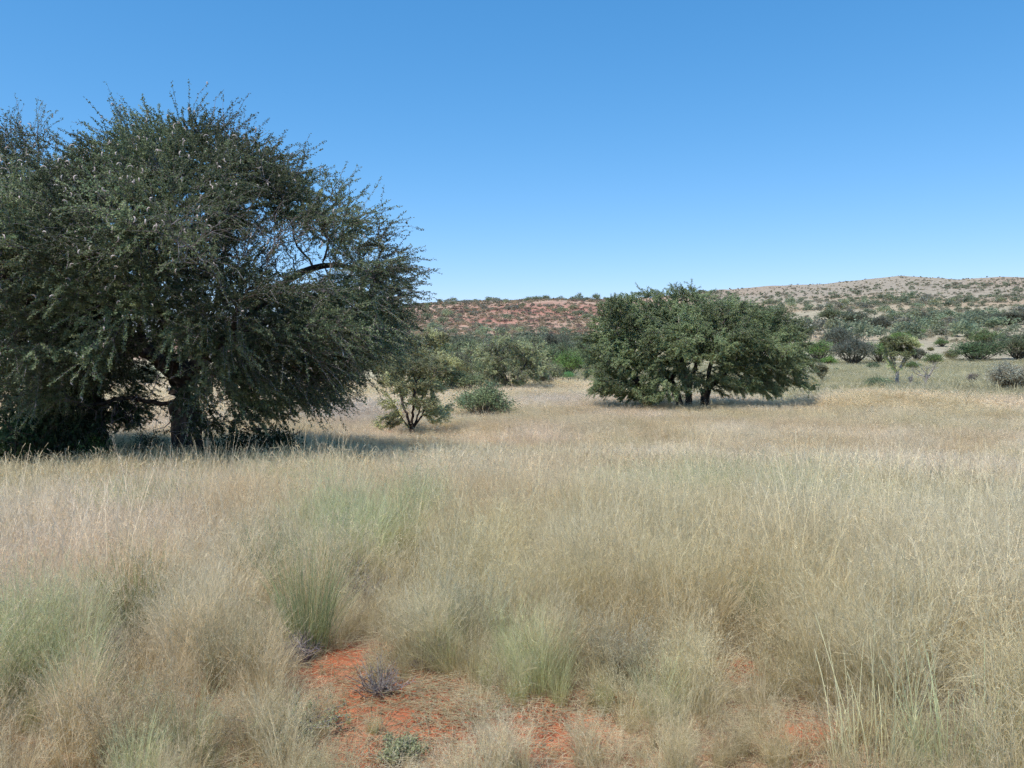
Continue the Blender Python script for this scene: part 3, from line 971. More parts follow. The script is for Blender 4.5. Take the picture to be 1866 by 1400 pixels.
def proto_grass(kind, seed):
    rng = np.random.default_rng(seed); a = Acc()
    if kind == 'fine':      # airy tuft with hair-fine seed heads
        blades(a, 80, .09, (.45, .88), .17, .5, .0024, rng, 5, panicle=7, plen=.085, pw=.0013, seedw=.0015, kink=.09)
        blades(a, 50, .10, (.15, .45), .35, .9, .0028, rng, 3, c1=.7)
        blades(a, 26, .10, (.25, .6), .3, 1.2, .0048, rng, 4, c0=.2, kink=.15)
    elif kind == 'green':   # leafy green tussock
        blades(a, 190, .12, (.4, .8), .2, .7, .0032, rng, 5, c0=.1, c1=1)
        blades(a, 22, .08, (.7, 1.0), .12, .3, .0026, rng, 4, panicle=6, plen=.07, pw=.0013, seedw=.0015)
    elif kind == 'mat':     # collapsed dead litter grass
        blades(a, 150, .2, (.15, .5), .75, 1.1, .0023, rng, 4, c0=.5, kink=.25)
    elif kind == 'stalk':   # a few tall stalks
        blades(a, 7, .05, (.8, 1.2), .17, .25, .0034, rng, 5, bright=(1.0, 1.45), kink=.06, panicle=16, plen=.02, pw=.0014, seedw=.0025, taper=.5, c0=.7)
    elif kind == 'far':
        blades(a, 60, .17, (.40, .85), .2, .5, .0065, rng, 3, panicle=3, plen=.12, pw=.0035, seedw=0)
        blades(a, 30, .17, (.2, .4), .4, .7, .009, rng, 2, c1=.8)
    elif kind == 'straw':   # broken stems lying on the soil
        m_ = 60; P0 = np.column_stack([rng.normal(size=(m_, 2)) * .22, rng.uniform(.004, .035, m_)])
        ph = rng.uniform(0, 6.28, m_); L_ = rng.uniform(.04, .26, m_)
        P1 = P0 + np.column_stack([np.cos(ph) * L_, np.sin(ph) * L_, rng.normal(size=m_) * .012]); P1[:, 2] = np.abs(P1[:, 2]) + .003
        dd = norm(P1 - P0); rr_ = rng.uniform(.0008, .0018, m_)
        V, Fq = tubes(P0, P1, rr_, rr_ * .7, dd, dd, 3)
        cl_ = np.zeros((len(V), 3)); cl_[:, 0] = 1; cl_[:, 1] = np.repeat(rng.uniform(.6, 1.2, m_), 6)
        a.add(V, Fq, 0, cl_)
    elif kind == 'clod':    # crumbs of red soil
        for k in range(26):
            r_ = rng.uniform(.003, .011); c_ = np.array([*(rng.normal(size=2) * .2), r_ * .3])
            vv = []
            for th in (.15, .8, 1.5, 2.2):
                for j in range(7):
                    a_ = j * 2 * PI / 7 + th
                    vv.append(c_ + r_ * rng.uniform(.75, 1.2) * np.array([math.sin(th) * math.cos(a_), math.sin(th) * math.sin(a_), .75 * math.cos(th)]))
            ff = [[q * 7 + j, q * 7 + (j + 1) % 7, q * 7 + 7 + (j + 1) % 7, q * 7 + 7 + j] for q in range(3) for j in range(7)]
            vv.append(c_ + [0, 0, r_ * .75]); ff += [[(j + 1) % 7, j, 28, -1] for j in range(7)]
            cl_ = np.ones((29, 3)); cl_[:, 1] = rng.uniform(.7, 1.15)
            a.add(np.array(vv), np.array(ff), 0, cl_)
    elif kind == 'short':   # short grass of the plain
        blades(a, 60, .3, (.12, .35), .4, .6, .012, rng, 2)
    return a.mesh('grass_' + kind, [M_GRASS])


NEARP = [proto_grass('fine', 1), proto_grass('fine', 2), proto_grass('fine', 3), proto_grass('green', 4), proto_grass('green', 5), proto_grass('mat', 6), proto_grass('mat', 7), proto_grass('stalk', 8), proto_grass('stalk', 9)]
FARG = [proto_grass('far', 11), proto_grass('far', 12), proto_grass('far', 13)]
STRAW = [proto_grass('straw', 31), proto_grass('straw', 32), proto_grass('clod', 33), proto_grass('clod', 34)]
SHORT = [proto_grass('short', 14), proto_grass('short', 15)]

# ------------------------------------------------------------------ bare soil map
def gp(px, py):
    x, y, z = hit(px, py); return x, y


BARE = [(690, 1270, 150, 55), (560, 1240, 70, 45), (650, 1195, 120, 28), (790, 1300, 90, 50), (1040, 1340, 100, 45), (1345, 1225, 75, 26), (1425, 1225, 26, 14),
        (965, 1110, 40, 24), (395, 1055, 40, 12), (1480, 1330, 90, 40), (1320, 1125, 30, 12), (1150, 1085, 40, 10), (1230, 1060, 50, 14), (690, 1385, 120, 40), (880, 1370, 120, 40)]
BAREW = []
for (px, py, rx, ry) in BARE:
    x, y = gp(px, py); x2, _ = gp(px + rx, py); _, y2 = gp(px, py - ry); _, y3 = gp(px, min(py + ry, 1500))
    BAREW.append((x, (y2 + y3) / 2 if y3 < y2 else y, abs(x2 - x), max(.12, abs(y2 - y3) / 2)))


def bare(x, y):
    b = np.zeros(np.shape(x))
    wob = (fbm(x, y, 1.6, 3, 8) - .5) * 1.3
    for (bx, by, rx, ry) in BAREW:
        q = np.sqrt(((x - bx) / rx) ** 2 + ((y - by) / ry) ** 2) + wob
        b = np.maximum(b, 1 - sstep(.5, 1.25, q))
    return b


PAL = np.array([(.81, .67, .455), (.89, .77, .58), (.66, .59, .355), (.68, .54, .335), (.71, .65, .47), (.87, .725, .59)])


def grass_tint(x, y, n, rng):
    d = np.hypot(x, y)
    a = fbm(x, y, .55, 3, 21); b = fbm(x, y, .28, 3, 41); c = fbm(x, y, 1.5, 2, 61)
    w = np.stack([np.full(n, .5), sstep(.5, .72, a) * 1.2, sstep(.5, .7, b) * 1.1 * (1 - .5 * sstep(8, 20, d)), sstep(.52, .7, 1 - a) * .9, sstep(.5, .72, c) * .9 * (1 - .6 * sstep(8, 20, d)), sstep(.55, .75, 1 - b) * .6], 1)
    w = w * rng.uniform(.4, 1.6, w.shape)
    t = (w / w.sum(1, keepdims=True)) @ PAL
    # pale pinkish swards behind the trees
    for (px, py, rx, ry, k) in ((640, 762, 110, 22, .8), (1010, 742, 90, 14, .7), (1230, 742, 90, 12, .35)):
        gx, gy = gp(px, py); u = (x / y * F + 933 - px) / rx
        g2_, gy2 = gp(px, py - ry); g3_, gy3 = gp(px, py + ry)
        v = (y - gy) / (abs(gy2 - gy3) / 2)
        m = (k * np.exp(-(u * u + v * v)))[:, None]
        t = t * (1 - m) + np.array([.62, .54, .47]) * m
    return t * rng.uniform(.85, 1.15, (n, 1))


def field(n, r0, r1, rng, half=.72, pw=1.0):
    u = rng.random(n)
    d = np.sqrt(r0 * r0 + (r1 * r1 - r0 * r0) * u)
    az = rng.uniform(-half, half, n)
    return d * np.sin(az), d * np.cos(az)


def upright(n, rng, tilt=.12, wind=.08):
    return np.stack([rng.normal(size=n) * tilt, rng.normal(size=n) * tilt + wind, rng.uniform(0, 6.28, n)], 1)


rng = np.random.default_rng(123)
# near field
x, y = field(16200, 2.6, 12.8, rng, 1.1)
n = len(x)
b = bare(x, y)
dens = .62 + .5 * sstep(.3, .6, fbm(x, y, .9, 3, 77))
keep = (rng.random(n) < dens) & (rng.random(n) > b * .87)
d = np.hypot(x, y)
keep &= rng.random(n) > sstep(9.2, 12.8, d)
keep &= ~((d < 3.3) & (rng.random(n) < .55))
x, y = x[keep], y[keep]; n = len(x); d = np.hypot(x, y)
cl = fbm(x, y, .8, 2, 91); rr = rng.random(n)
idx = np.where(rr < .48, rng.integers(0, 3, n), np.where(rr < .48 + .41, rng.integers(5, 7, n), rng.integers(7, 9, n)))
gr = (cl > .67) & (rng.random(n) < .5)
idx = np.where(gr, rng.integers(3, 5, n), idx)
TUS = [gp(px_, py_) + (hx_ * .5 / F,) for (px_, py_, hx_) in ((560, 1190, 120), (480, 1095, 90), (715, 1055, 60), (245, 1180, 110), (1595, 1400, 150), (1740, 1400, 130), (870, 1185, 110), (420, 1260, 100), (1130, 1250, 100), (70, 1290, 100), (1370, 1160, 60), (1345, 1245, 95), (1425, 1240, 40), (690, 1300, 170), (1010, 1350, 90), (650, 1110, 70), (195, 1225, 80))]
front = np.ones(n)
for (tx, ty, hw) in TUS:
    lat = np.abs(x / y - tx / ty) / hw; dep = ty - y
    front = np.where((lat < 1) & (dep > -.15) & (dep < 1.3), np.minimum(front, .42), front)
edge_small = front * (1 - .45 * np.clip(bare(x, y) * 1.6, 0, 1))
pxx = x / y * F + 933
lowr = .42 + .58 * sstep(3.0, 6.2, d + 1.6 * sstep(1350, 1600, pxx))
s = rng.uniform(.62, 1.05, n) * edge_small * lowr * (1 - .28 * sstep(8, 11, d)) * (.85 + .3 * fbm(x, y, .35, 2, 14))
tint = grass_tint(x, y, n, rng)
gt = np.array([.58, .585, .34])
tint = np.where(((idx == 3) | (idx == 4))[:, None], gt * rng.uniform(.85, 1.3, (n, 1)), tint)
tint = np.where(((idx == 5) | (idx == 6))[:, None], tint * .5 + np.array([.42, .37, .33]) * .5, tint)
pts = [np.stack([x, y, terrain(x, y)], 1)]; rots = [upright(n, rng, .1)]
scl = [np.stack([s * rng.uniform(.9, 1.2, n), s * rng.uniform(.9, 1.2, n), s], 1)]; idxs = [idx]; tints = [tint]
# low fine grass filling in between the tufts
x, y = field(1900, 3.0, 9.5, rng, 1.0); k = rng.random(len(x)) > bare(x, y) * 1.1; x, y = x[k], y[k]; n = len(x); d = np.hypot(x, y)
s = rng.uniform(.38, .72, n) * (.6 + .4 * sstep(3, 6, d))
rr = rng.random(n)
pts.append(np.stack([x, y, terrain(x, y)], 1)); rots.append(upright(n, rng, .16)); scl.append(np.stack([s * 1.25, s * 1.25, s], 1))
idxs.append(np.where(rr < .62, rng.integers(0, 3, n), np.where(rr < .9, rng.integers(5, 7, n), rng.integers(3, 5, n)))); tints.append(grass_tint(x, y, n, rng) * .97)
# litter lying in the bare patches
x, y = field(2600, 3.0, 9, rng)
bb = bare(x, y); k = (bb > .2) & (rng.random(len(x)) < .34); x, y = x[k], y[k]; n = len(x)
s = rng.uniform(.25, .6, n)
pts.append(np.stack([x, y, terrain(x, y)], 1)); rots.append(upright(n, rng, .3)); scl.append(np.stack([s, s, s * .7], 1))
idxs.append(np.where(rng.random(n) < .75, rng.integers(5, 7, n), rng.integers(0, 3, n))); tints.append(grass_tint(x, y, n, rng) * .9)
x, y = field(1300, 2.8, 9, rng); n = len(x); s = rng.uniform(.7, 1.2, n)
pts.append(np.stack([x, y, terrain(x, y)], 1)); rots.append(upright(n, rng, .04, 0)); scl.append(np.stack([s, s, s], 1))
idxs.append(12 + rng.integers(0, 2, n)); tints.append(grass_tint(x, y, n, rng) * .85)
x, y = field(420, 2.8, 9, rng); k = (bare(x, y) > .1) | (rng.random(len(x)) < .1); x, y = x[k], y[k]; n = len(x); s = rng.uniform(.7, 1.5, n)
pts.append(np.stack([x, y, terrain(x, y)], 1)); rots.append(upright(n, rng, .04, 0)); scl.append(np.stack([s, s, s], 1))
idxs.append(14 + rng.integers(0, 2, n)); tints.append(np.array([.40, .15, .085]) * rng.uniform(.8, 1.2, (n, 1)))
# middle field
x, y = field(13750, 9.0, 30, rng, 1.0)
n = len(x); k = rng.random(n) < sstep(8.8, 12.5, np.hypot(x, y)) * (.55 + .6 * sstep(.3, .6, fbm(x, y, .5, 3, 78)))
x, y = x[k], y[k]; n = len(x)
idx = np.where(rng.random(n) < .965, 9 + rng.integers(0, 3, n), rng.integers(7, 9, n))
s = rng.uniform(.7, 1.05, n) * (.85 + .3 * fbm(x, y, .2, 2, 14)) * (1 - .25 * sstep(10, 18, np.hypot(x, y))) * (1 - .35 * np.exp(-((x / y * F + 933 - 770) / 190) ** 2) * sstep(14, 17, np.hypot(x, y)))
pts.append(np.stack([x, y, terrain(x, y)], 1)); rots.append(upright(n, rng, .1)); scl.append(np.stack([s * 1.4, s * 1.4, s], 1)); idxs.append(idx); tints.append(grass_tint(x, y, n, rng))
# far field, ends where the open plain begins
x, y = field(10600, 29, 62, rng, .9)
n = len(x); p = x / y * F + 933
lim = np.interp(p, [-200, 500, 900, 1000, 1090, 1200, 1500, 2100], [62, 60, 60, 60, 55, 40, 36, 34]) + (fbm(x, y, .2, 3, 6) - .5) * 8
k = np.hypot(x, y) < lim
x, y = x[k], y[k]; n = len(x)
s = rng.uniform(.8, 1.1, n)
pts.append(np.stack([x, y, terrain(x, y)], 1)); rots.append(upright(n, rng, .1)); scl.append(np.stack([s * 2.3, s * 2.3, s * .68], 1)); idxs.append(9 + rng.integers(0, 3, n)); tints.append(grass_tint(x, y, n, rng))
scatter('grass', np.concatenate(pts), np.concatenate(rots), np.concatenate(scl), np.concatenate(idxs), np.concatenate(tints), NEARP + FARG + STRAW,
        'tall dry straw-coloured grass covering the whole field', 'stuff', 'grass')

# short grass of the plain behind
x, y = field(11200, 34, 125, rng, .9)
n = len(x); p = x / y * F + 933
k = p > 900
x, y = x[k], y[k]; n = len(x)
tint = np.array([.50, .46, .31]) * (.8 + .45 * fbm(x, y, .12, 3, 5))[:, None] + rng.normal(size=(n, 1)) * .03
s = rng.uniform(.9, 1.6, n)
scatter('plain_grass', np.stack([x, y, terrain(x, y)], 1), upright(n, rng, .1), np.stack([s * 2, s * 2, s], 1), rng.integers(0, 2, n), tint, SHORT,
        'short pale grass on the open plain behind the field', 'stuff', 'grass')

# hillside scrub: uncountable small growth
SCR = []
for i in range(4):
    g = FARP[i].copy(); g.materials.clear(); g.materials.append(M_SCRUB)
    a_ = g.attributes['Col']; nV = len(g.vertices); cb = np.zeros(nV * 4, np.float32); a_.data.foreach_get('color', cb)
    cb = cb.reshape(-1, 4); cb[:, 0] = 1; a_.data.foreach_set('color', cb.ravel()); SCR.append(g)
pts = []; tint = []; sz = []
q = hill_points(4200, (640, 1130), (95, 330), .36, 13, (.4, 1.5), .8)
for (x_, y_, s_) in q:
    pts.append((x_, y_)); sz.append(s_); u = rng.random()
    tint.append((.22, .22, .16) if u < .4 else ((.36, .29, .20) if u < .8 else (.25, .19, .16)))
q = hill_points(1300, (1270, 1950), (170, 600), .44, 8, (1.2, 3.4), .75)
for (x_, y_, s_) in q:
    pts.append((x_, y_)); sz.append(s_); u = rng.random()
    tint.append((.225, .25, .17) if u < .75 else (.27, .25, .19))
q = hill_points(2400, (1270, 1950), (150, 655), .36, 18, (.6, 1.9), .62)
for (x_, y_, s_) in q:
    pts.append((x_, y_)); sz.append(s_); tint.append((.34, .31, .21) if rng.random() < .6 else (.24, .24, .18))
q = hill_points(320, (640, 1130), (319, 331), .25, 13, (.8, 1.9))
for (x_, y_, s_) in q:
    pts.append((x_, y_)); sz.append(s_); tint.append((.2, .21, .17))
q = hill_points(260, (640, 1130), (84, 120), .35, 23, (1.2, 3.0))
for (x_, y_, s_) in q:
    pts.append((x_, y_)); sz.append(s_); tint.append((.2, .22, .15))
pts = np.array(pts); sz = np.array(sz); n = len(pts)
scatter('hillside_scrub', np.column_stack([pts, terrain(pts[:, 0], pts[:, 1]) - .05]), upright(n, rng, .05, 0), np.stack([sz, sz, sz * rng.uniform(.7, 1, n)], 1),
        rng.integers(0, 4, n), np.array(tint) * rng.uniform(.8, 1.2, (n, 1)), SCR, 'countless small bushes and tufts speckling the hillsides', 'stuff', 'scrub')

# ------------------------------------------------------------------ individual foreground tussocks and dwarf shrubs
M_TUFT = leaf_material('tussock_blade', objcol=True, trans=.35, noise=2)


def tussock(px, py, hpx, kind, col, label, name='grass_tussock', cat='tussock', seed=0):
    rng = np.random.default_rng(900 + seed); a = Acc()
    x, y, z = hit(px, py); H = hpx * y / F
    if kind == 'green':
        blades(a, 330, .16, (.5, 1.0), .22, .6, .0032 / H, rng, 5, c0=.55, c1=1)
        blades(a, 50, .12, (.9, 1.25), .17, .3, .0024 / H, rng, 5, panicle=9, plen=.05, pw=.001 / H, seedw=.002 / H)
    elif kind == 'stalks':
        blades(a, 34, .30, (.6, 1.25), .15, .22, .0052 / H, rng, 6, bright=(1.0, 1.5), panicle=5, plen=.03, pw=.0014 / H, seedw=.0012 / H, taper=.6)
        blades(a, 260, .34, (.25, .65), .25, .6, .0032 / H, rng, 4, c0=.5)
    elif kind == 'fine':
        blades(a, 260, .2, (.5, 1.05), .2, .5, .002 / H, rng, 5, panicle=14, plen=.06, pw=.0009 / H, seedw=.0022 / H)
        blades(a, 120, .2, (.2, .5), .4, .9, .0026 / H, rng, 4, c1=.6)
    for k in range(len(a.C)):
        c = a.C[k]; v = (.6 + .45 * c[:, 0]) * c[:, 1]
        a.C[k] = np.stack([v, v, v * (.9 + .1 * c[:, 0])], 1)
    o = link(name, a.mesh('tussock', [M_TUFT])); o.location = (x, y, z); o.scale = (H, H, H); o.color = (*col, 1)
    tag(o, label, cat)
    return o


tussock(560, 1190, 225, 'green', (.36, .40, .20), 'tall green tussock above the red soil patch, left of centre', seed=1)
tussock(480, 1095, 150, 'green', (.30, .36, .21), 'dusky green tussock just behind the tall green one', seed=2)
tussock(715, 1055, 110, 'green', (.36, .35, .10), 'short yellow-green tussock right of the grey dead shrub', seed=3)
tussock(245, 1180, 190, 'green', (.33, .34, .15), 'olive green tussock in the left foreground', seed=4)
tussock(1595, 1420, 240, 'stalks', (.62, .59, .36), 'tussock of long pale stalks at lower right', seed=5)
tussock(1740, 1425, 215, 'stalks', (.52, .56, .33), 'greener stalky tussock at the lower right beside the long pale stalks', seed=6)
tussock(870, 1185, 170, 'fine', (.47, .44, .30), 'big feathery pale tussock right of the red soil patch', seed=7)
tussock(420, 1260, 180, 'fine', (.44, .38, .23), 'feathery straw tussock left of the red soil patch', seed=8)
tussock(1130, 1250, 150, 'fine', (.45, .41, .29), 'feathery beige tussock between the two red soil patches', seed=9)
tussock(230, 1400, 190, 'fine', (.47, .38, .24), 'feathery straw tussock at the bottom left', seed=10)
tussock(70, 1290, 190, 'green', (.33, .34, .17), 'green tussock at the left edge of the foreground', seed=11)
tussock(1370, 1160, 110, 'green', (.30, .37, .2), 'small green tussock right of centre above the right soil patch', seed=12)


def dwarf(px, py, hpx, wpx, label, mat, leaf=None, seed=0, name='dwarf_shrub', cat='shrub', n=42):
    rng = np.random.default_rng(600 + seed); a = Acc(); lv = Acc()
    x, y, z = hit(px, py); H = hpx * y / F; W = wpx * y / F * .5
    tips = []
    for k in range(n):
        ph = rng.uniform(0, 6.28); rr = rng.uniform(.2, 1) * W
        e = np.array([math.cos(ph) * rr, math.sin(ph) * rr, H * rng.uniform(.45, 1) * (1 - .35 * (rr / W) ** 2)])
        b = np.array([math.cos(ph), math.sin(ph), 0]) * W * .12 * rng.random()
        m_ = b * .45 + e * .55 + rng.normal(size=3) * H * .07
        pl = np.array(smooth_poly([b, m_, e], 3)); r = np.linspace(.0035, .0013, len(pl))
        dd = norm(np.gradient(pl, axis=0)); V, Fq = tubes(pl[:-1], pl[1:], r[:-1], r[1:], dd[:-1], dd[1:], 4); a.add(V, Fq)
        for j in range(9):
            i = rng.integers(1, len(pl)); s_ = pl[i]
            e2 = s_ + norm(dd[i] * .6 + rng.normal(size=3) * .6) * H * rng.uniform(.12, .34)
            e2[2] = max(e2[2], .005)
            V, Fq = tubes(s_[None], e2[None], np.array([.0015]), np.array([.0007]), norm(e2 - s_)[None], norm(e2 - s_)[None], 3); a.add(V, Fq)
            tips.append((s_, e2))
    r_ = empty(name, (x, y, z)); tag(r_, label, cat)
    link('stems', a.mesh('stems', [mat]), r_)
    if leaf is not None:
        s_ = np.array([t[0] for t in tips]); e_ = np.array([t[1] for t in tips]); m2 = len(s_) * 9
        i = rng.integers(0, len(s_), m2); P = s_[i] + (e_ - s_)[i] * rng.random((m2, 1)) + rng.normal(size=(m2, 3)) * .008
        V, Fq = leaf_quads(P, .016, .0065, rng, .5); lv.add(V, Fq, 0, np.repeat(rng.uniform(.7, 1.3, m2), 4))
        f = link('foliage', lv.mesh('foliage', [M_OBJ]), r_); f.color = (*leaf, 1)
    return r_


dwarf(650, 1110, 95, 110, 'grey dead twiggy shrub right of the tall green tussock', M_DEAD, seed=1)
dwarf(695, 1262, 62, 150, 'low purplish grey twig shrub in the middle of the red soil patch', M_DEAD, seed=2)
dwarf(195, 1225, 85, 120, 'grey dead twiggy shrub in the left foreground grass', M_DEAD, seed=3)
dwarf(545, 1215, 70, 80, 'dark dead twig clump at the foot of the tall green tussock', M_TWIG, seed=4)
dwarf(1330, 1150, 70, 90, 'dark twiggy shrub with few leaves right of centre', M_TWIG, (.12, .15, .08), seed=5)
dwarf(520, 1345, 65, 230, 'low soft green herb in front of the red soil patch', M_TWIG, (.36, .38, .21), seed=6, name='ground_herb', cat='herb', n=60)
dwarf(725, 1385, 34, 110, 'small green herb at the bottom of the red soil patch', M_TWIG, (.38, .40, .22), seed=7, name='ground_herb', cat='herb', n=44)
dwarf(780, 1215, 55, 90, 'grey twig clump at the upper right of the red soil patch', M_DEAD, seed=8)
dwarf(400, 1120, 60, 70, 'dark twig clump left behind the tall green tussock', M_TWIG, seed=9)


def dead_tree(px, py, top, wpx, label, seed):
    rng = np.random.default_rng(seed); a = Acc(); b = Acc()
    x, y, z = hit(px, py); sc = y / F; H = CAMH + (650 - top) * sc - z; W = wpx * sc * .5
    tr = np.array(smooth_poly([np.zeros(3) - [0, 0, .05], np.array([.03, 0, H * .25]), np.array([W * .15, 0, H * .5])], 3))
    def add(acc, pl, r0, r1):
        r = np.linspace(r0, r1, len(pl)); dd = norm(np.gradient(pl, axis=0)); V, Fq = tubes(pl[:-1], pl[1:], r[:-1], r[1:], dd[:-1], dd[1:], 6); acc.add(V, Fq)
    add(a, tr, .075, .05)
    for k in range(7):
        s_ = tr[rng.integers(2, len(tr))]; ph = rng.uniform(0, 6.28)
        e = np.array([math.cos(ph) * W * rng.uniform(.6, 1), math.sin(ph) * W * .7, H * rng.uniform(.7, 1)])
        pl = np.array(smooth_poly([s_, s_ * .5 + e * .5 + rng.normal(size=3) * W * .12, e], 4)); add(b, pl, .036, .012)
        for j in range(7):
            i = rng.integers(2, len(pl)); e2 = pl[i] + norm(rng.normal(size=3) + [0, 0, .5]) * H * rng.uniform(.1, .24)
            add(b, np.array([pl[i], (pl[i] + e2) / 2 + rng.normal(size=3) * .02, e2]), .016, .006)
    r_ = empty('dead_tree', (x, y, z), 0); tag(r_, label, 'dead tree')
    link('trunk', a.mesh('trunk', [M_PALEBARK], True), r_); link('branch', b.mesh('branch', [M_PALEBARK], True), r_)


dead_tree(1686, 704, 662, 50, 'bare grey leafless tree standing right of the half-dead green-topped tree', 4)
dead_tree(1658, 704, 682, 12, 'short bare grey stick between the two half-bare trees', 5)

# low wire fence with stakes in the gap left of the round acacia
fx = []
fr = empty('wire_fence', (at(1035, 700, 56)[0], 56, float(terrain(at(1035, 700, 56)[0], 56))))
tag(fr, 'distant low fence of thin stakes and wire left of the round acacia', 'fence')
rng = np.random.default_rng(3)
posts = []
for px in (1000, 1009, 1014, 1026, 1037, 1040, 1053, 1066):
    q = at(px, 700, 56 + rng.uniform(-.4, .4)); q[2] = terrain(q[0], q[1])
    top = at(px, 689 + rng.uniform(-1, 1.5), q[1]); hgt = max(.3, top[2] - q[2])
    a = Acc(); p0 = q - np.array(fr.location) - [0, 0, .1]; p1 = p0 + [rng.normal() * .04, 0, hgt + .1]
    dz = norm((p1 - p0)[None])
    V, Fq = tubes(p0[None], p1[None], np.array([.045]), np.array([.04]), dz, dz, 7); a.add(V, Fq)
    V2 = np.concatenate([V[7:], p1[None]]); a.add(V2, np.array([[k, (k + 1) % 7, 7, -1] for k in range(7)]))
    link('post', a.mesh('post', [M_POST]), fr); posts.append((p0, p1))
a = Acc()
for h in (.55, .95):
    w = np.array([p0 * (1 - h) + p1 * h for p0, p1 in posts]); dd = norm(w[1:] - w[:-1])
    V, Fq = tubes(w[:-1], w[1:], np.full(len(dd), .008), np.full(len(dd), .008), dd, dd, 4); a.add(V, Fq)
link('wire', a.mesh('wire', [M_POST]), fr)

# ------------------------------------------------------------------ ground sheet
def rings():
    r = [0.0, .6, 1.2, 1.8, 2.3]
    while r[-1] < 9: r.append(r[-1] + .035)
    while r[-1] < 60: r.append(r[-1] * 1.015)
    while r[-1] < 720: r.append(r[-1] * 1.013)
    while r[-1] < 9000: r.append(r[-1] * 1.12)
    return np.array(r[1:])


rg = rings()
fine = np.radians(np.arange(-48, 48.01, .3)); coarse = np.radians(np.arange(52, 308.1, 6))
azs = np.concatenate([fine, coarse])
RR, AZ = np.meshgrid(rg, azs, indexing='ij')
X = RR * np.sin(AZ); Y = RR * np.cos(AZ); Z = terrain(X, Y)
na_ = len(azs); nr = len(rg)
V = np.concatenate([np.stack([X, Y, Z], 2).reshape(-1, 3), np.array([[0, 0, float(terrain(0., .01))]])])
i = np.arange(nr - 1)[:, None] * na_; j = np.arange(na_)[None]; j2 = (j + 1) % na_
Fq = np.stack([i + j, i + j2, i + na_ + j2, i + na_ + j], 2).reshape(-1, 4)
jj = np.arange(na_); fan = np.stack([np.full(na_, len(V) - 1), (jj + 1) % na_, jj, np.full(na_, -1)], 1)
Fq = np.concatenate([Fq, fan])[:, [0, 3, 2, 1]]
Fq[-na_:] = np.stack([np.full(na_, len(V) - 1), jj, (jj + 1) % na_, np.full(na_, -1)], 1)
x, y = V[:, 0], V[:, 1]; d = np.hypot(x, y); p, _ = pxof(x, y)
soil = np.array([.43, .145, .07]); litter = np.array([.34, .22, .13]); plain = np.array([.45, .40, .265]); redh = np.array([.40, .21, .155]); tanh = np.array([.37, .325, .23]); orange = np.array([.42, .25, .14])
bb = bare(x, y) * (d < 12)
thin = sstep(.45, .7, fbm(x, y, 1.1, 3, 55)) * .55
col = litter[None] + (soil - litter)[None] * np.clip(np.maximum(bb, thin * (d < 30)), 0, 1)[:, None]
w = sstep(28, 60, d)[:, None]; col = col * (1 - w) + plain * w
w = sstep(90, 140, d)[:, None]
rt = sstep(1100, 1330, p)[:, None]
ra = sstep(.40, .62, fbm(x, y, .02, 4, 31))[:, None]
hillL = redh * ra + np.array([.41, .285, .205]) * (1 - ra)
topw = (sstep(230, 320, d) * (1 - sstep(1100, 1330, p)))[:, None]
hillL = hillL * (1 - .5 * topw) + np.array([.44, .35, .26]) * .5 * topw
ro = sstep(.52, .66, fbm(x, y, .012, 3, 71))[:, None]
upr = sstep(330, 560, d)[:, None]
hillR = tanh * (1 - .38 * ro) + orange * .38 * ro
hillR = hillR * (1 - .6 * upr) + np.array([.30, .25, .205]) * .6 * upr
hill = hillL * (1 - rt) + hillR * rt
col = col * (1 - w) + hill * w
ox, oy = gp(1035, 607)
po = np.exp(-(((p - 1035) / 34) ** 2 + ((d - math.hypot(ox, oy)) / 16) ** 2))[:, None]
col = col * (1 - po) + np.array([.50, .24, .13]) * po
me = mesh_np('ground', V, Fq, [], None, np.clip(col, 0.02, .9), True)
m, nt, N, Lk = nm('savanna_ground')
out = N.new('ShaderNodeOutputMaterial'); bs = N.new('ShaderNodeBsdfPrincipled'); bs.inputs['Roughness'].default_value = .95; bs.inputs['Specular IOR Level'].default_value = .1
at_ = N.new('ShaderNodeAttribute'); at_.attribute_name = 'Col'
g = N.new('ShaderNodeNewGeometry')


def noise(scale, det=5, rough=.6):
    q = N.new('ShaderNodeTexNoise'); q.inputs['Scale'].default_value = scale; q.inputs['Detail'].default_value = det; q.inputs['Roughness'].default_value = rough
    Lk.new(g.outputs['Position'], q.inputs['Vector']); return q.outputs['Fac']


def mrange(v, a, b, c, e):
    q = N.new('ShaderNodeMapRange'); Lk.new(v, q.inputs[0])
    for k, s in enumerate((a, b, c, e)): q.inputs[k + 1].default_value = s
    return q.outputs[0]


def mulc(c, v):
    q = N.new('ShaderNodeMix'); q.data_type = 'RGBA'; q.blend_type = 'MULTIPLY'; q.inputs[0].default_value = 1
    Lk.new(c, q.inputs[6]); Lk.new(v, q.inputs[7]); return q.outputs[2]


n1 = noise(.35, 6, .65); n2 = noise(9, 6, .7); n3 = noise(60, 4, .7)
c_ = mulc(at_.outputs['Color'], mrange(n1, .35, .65, .78, 1.2))
c_ = mulc(c_, mrange(n2, .3, .7, .7, 1.25)); c_ = mulc(c_, mrange(n3, .3, .7, .8, 1.15))
Lk.new(c_, bs.inputs['Base Color'])
bp = N.new('ShaderNodeBump'); bp.inputs['Strength'].default_value = .8; bp.inputs['Distance'].default_value = .04
Lk.new(n2, bp.inputs['Height'])
bp2 = N.new('ShaderNodeBump'); bp2.inputs['Strength'].default_value = .6; bp2.inputs['Distance'].default_value = .008
Lk.new(n3, bp2.inputs['Height']); Lk.new(bp.outputs[0], bp2.inputs['Normal']); Lk.new(bp2.outputs[0], bs.inputs['Normal'])
Lk.new(bs.outputs[0], out.inputs[0])
me.materials.append(m)
go = link('ground', me); tag(go, kind='structure')

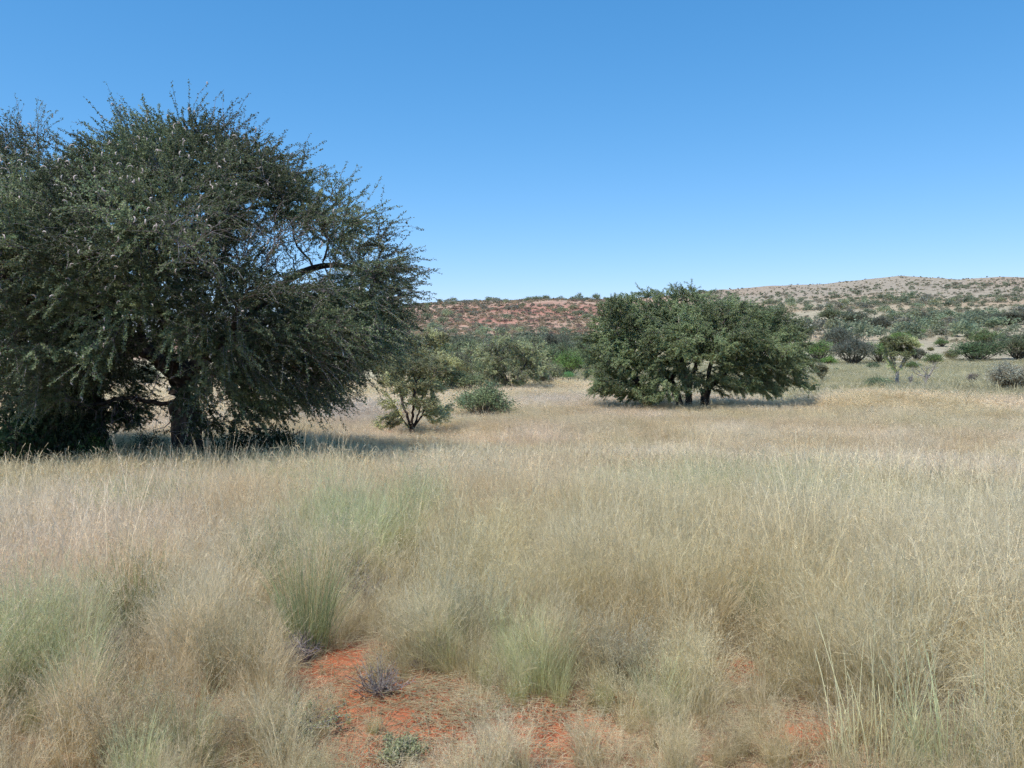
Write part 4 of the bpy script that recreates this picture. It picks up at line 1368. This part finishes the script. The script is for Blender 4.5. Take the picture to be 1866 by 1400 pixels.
# ------------------------------------------------------------------ camera, light, sky
cam = bpy.data.cameras.new('camera'); co = bpy.data.objects.new('camera', cam); C.objects.link(co)
cam.sensor_width = 36; cam.lens = F / 1866 * 36; cam.clip_start = .05; cam.clip_end = 20000
co.location = (0, 0, CAMH); co.rotation_euler = (PI / 2 - TILT, 0, 0)
SC.camera = co

sd = Vector((-.30, -.42, 1.0)).normalized()
sun = bpy.data.lights.new('sun', 'SUN'); sun.energy = 5.0; sun.angle = math.radians(.5); sun.color = (1, .945, .87)
so = bpy.data.objects.new('sun', sun); C.objects.link(so)
so.rotation_euler = (-sd).to_track_quat('-Z', 'Y').to_euler()
W = bpy.data.worlds.new('World'); SC.world = W; W.use_nodes = True
nt = W.node_tree; bg = nt.nodes['Background']
sk = nt.nodes.new('ShaderNodeTexSky'); sk.sky_type = 'NISHITA'; sk.sun_disc = False
sk.sun_elevation = math.asin(sd.z); sk.sun_rotation = math.atan2(sd.x, sd.y)
sk.altitude = 1000; sk.air_density = 1.0; sk.dust_density = .6; sk.ozone_density = 2.0
sep = nt.nodes.new('ShaderNodeSeparateColor'); cmb = nt.nodes.new('ShaderNodeCombineColor')
nt.links.new(sk.outputs[0], sep.inputs[0])
for k, (a_, g_) in enumerate(((1.316, 1.37), (1.10, .835), (1.342, .70))):   # grade of the sky colour
    pw_ = nt.nodes.new('ShaderNodeMath'); pw_.operation = 'POWER'; pw_.inputs[1].default_value = g_
    ml_ = nt.nodes.new('ShaderNodeMath'); ml_.operation = 'MULTIPLY'; ml_.inputs[1].default_value = a_ * .12 ** g_ / .12
    nt.links.new(sep.outputs[k], pw_.inputs[0]); nt.links.new(pw_.outputs[0], ml_.inputs[0]); nt.links.new(ml_.outputs[0], cmb.inputs[k])
nt.links.new(cmb.outputs[0], bg.inputs['Color']); bg.inputs['Strength'].default_value = .12

SC.view_settings.view_transform = 'Standard'; SC.view_settings.look = 'None'; SC.view_settings.exposure = 0
SC.render.engine = 'CYCLES'
SC.cycles.use_denoising = True; SC.cycles.denoiser = 'OPENIMAGEDENOISE'; SC.cycles.denoising_input_passes = 'RGB_ALBEDO_NORMAL'; SC.cycles.denoising_prefilter = 'NONE'
SC.cycles.max_bounces = 4; SC.cycles.diffuse_bounces = 3; SC.cycles.transmission_bounces = 2; SC.cycles.glossy_bounces = 1
SC.cycles.use_adaptive_sampling = True; SC.cycles.adaptive_threshold = .042; SC.cycles.adaptive_min_samples = 16; SC.cycles.transparent_max_bounces = 4
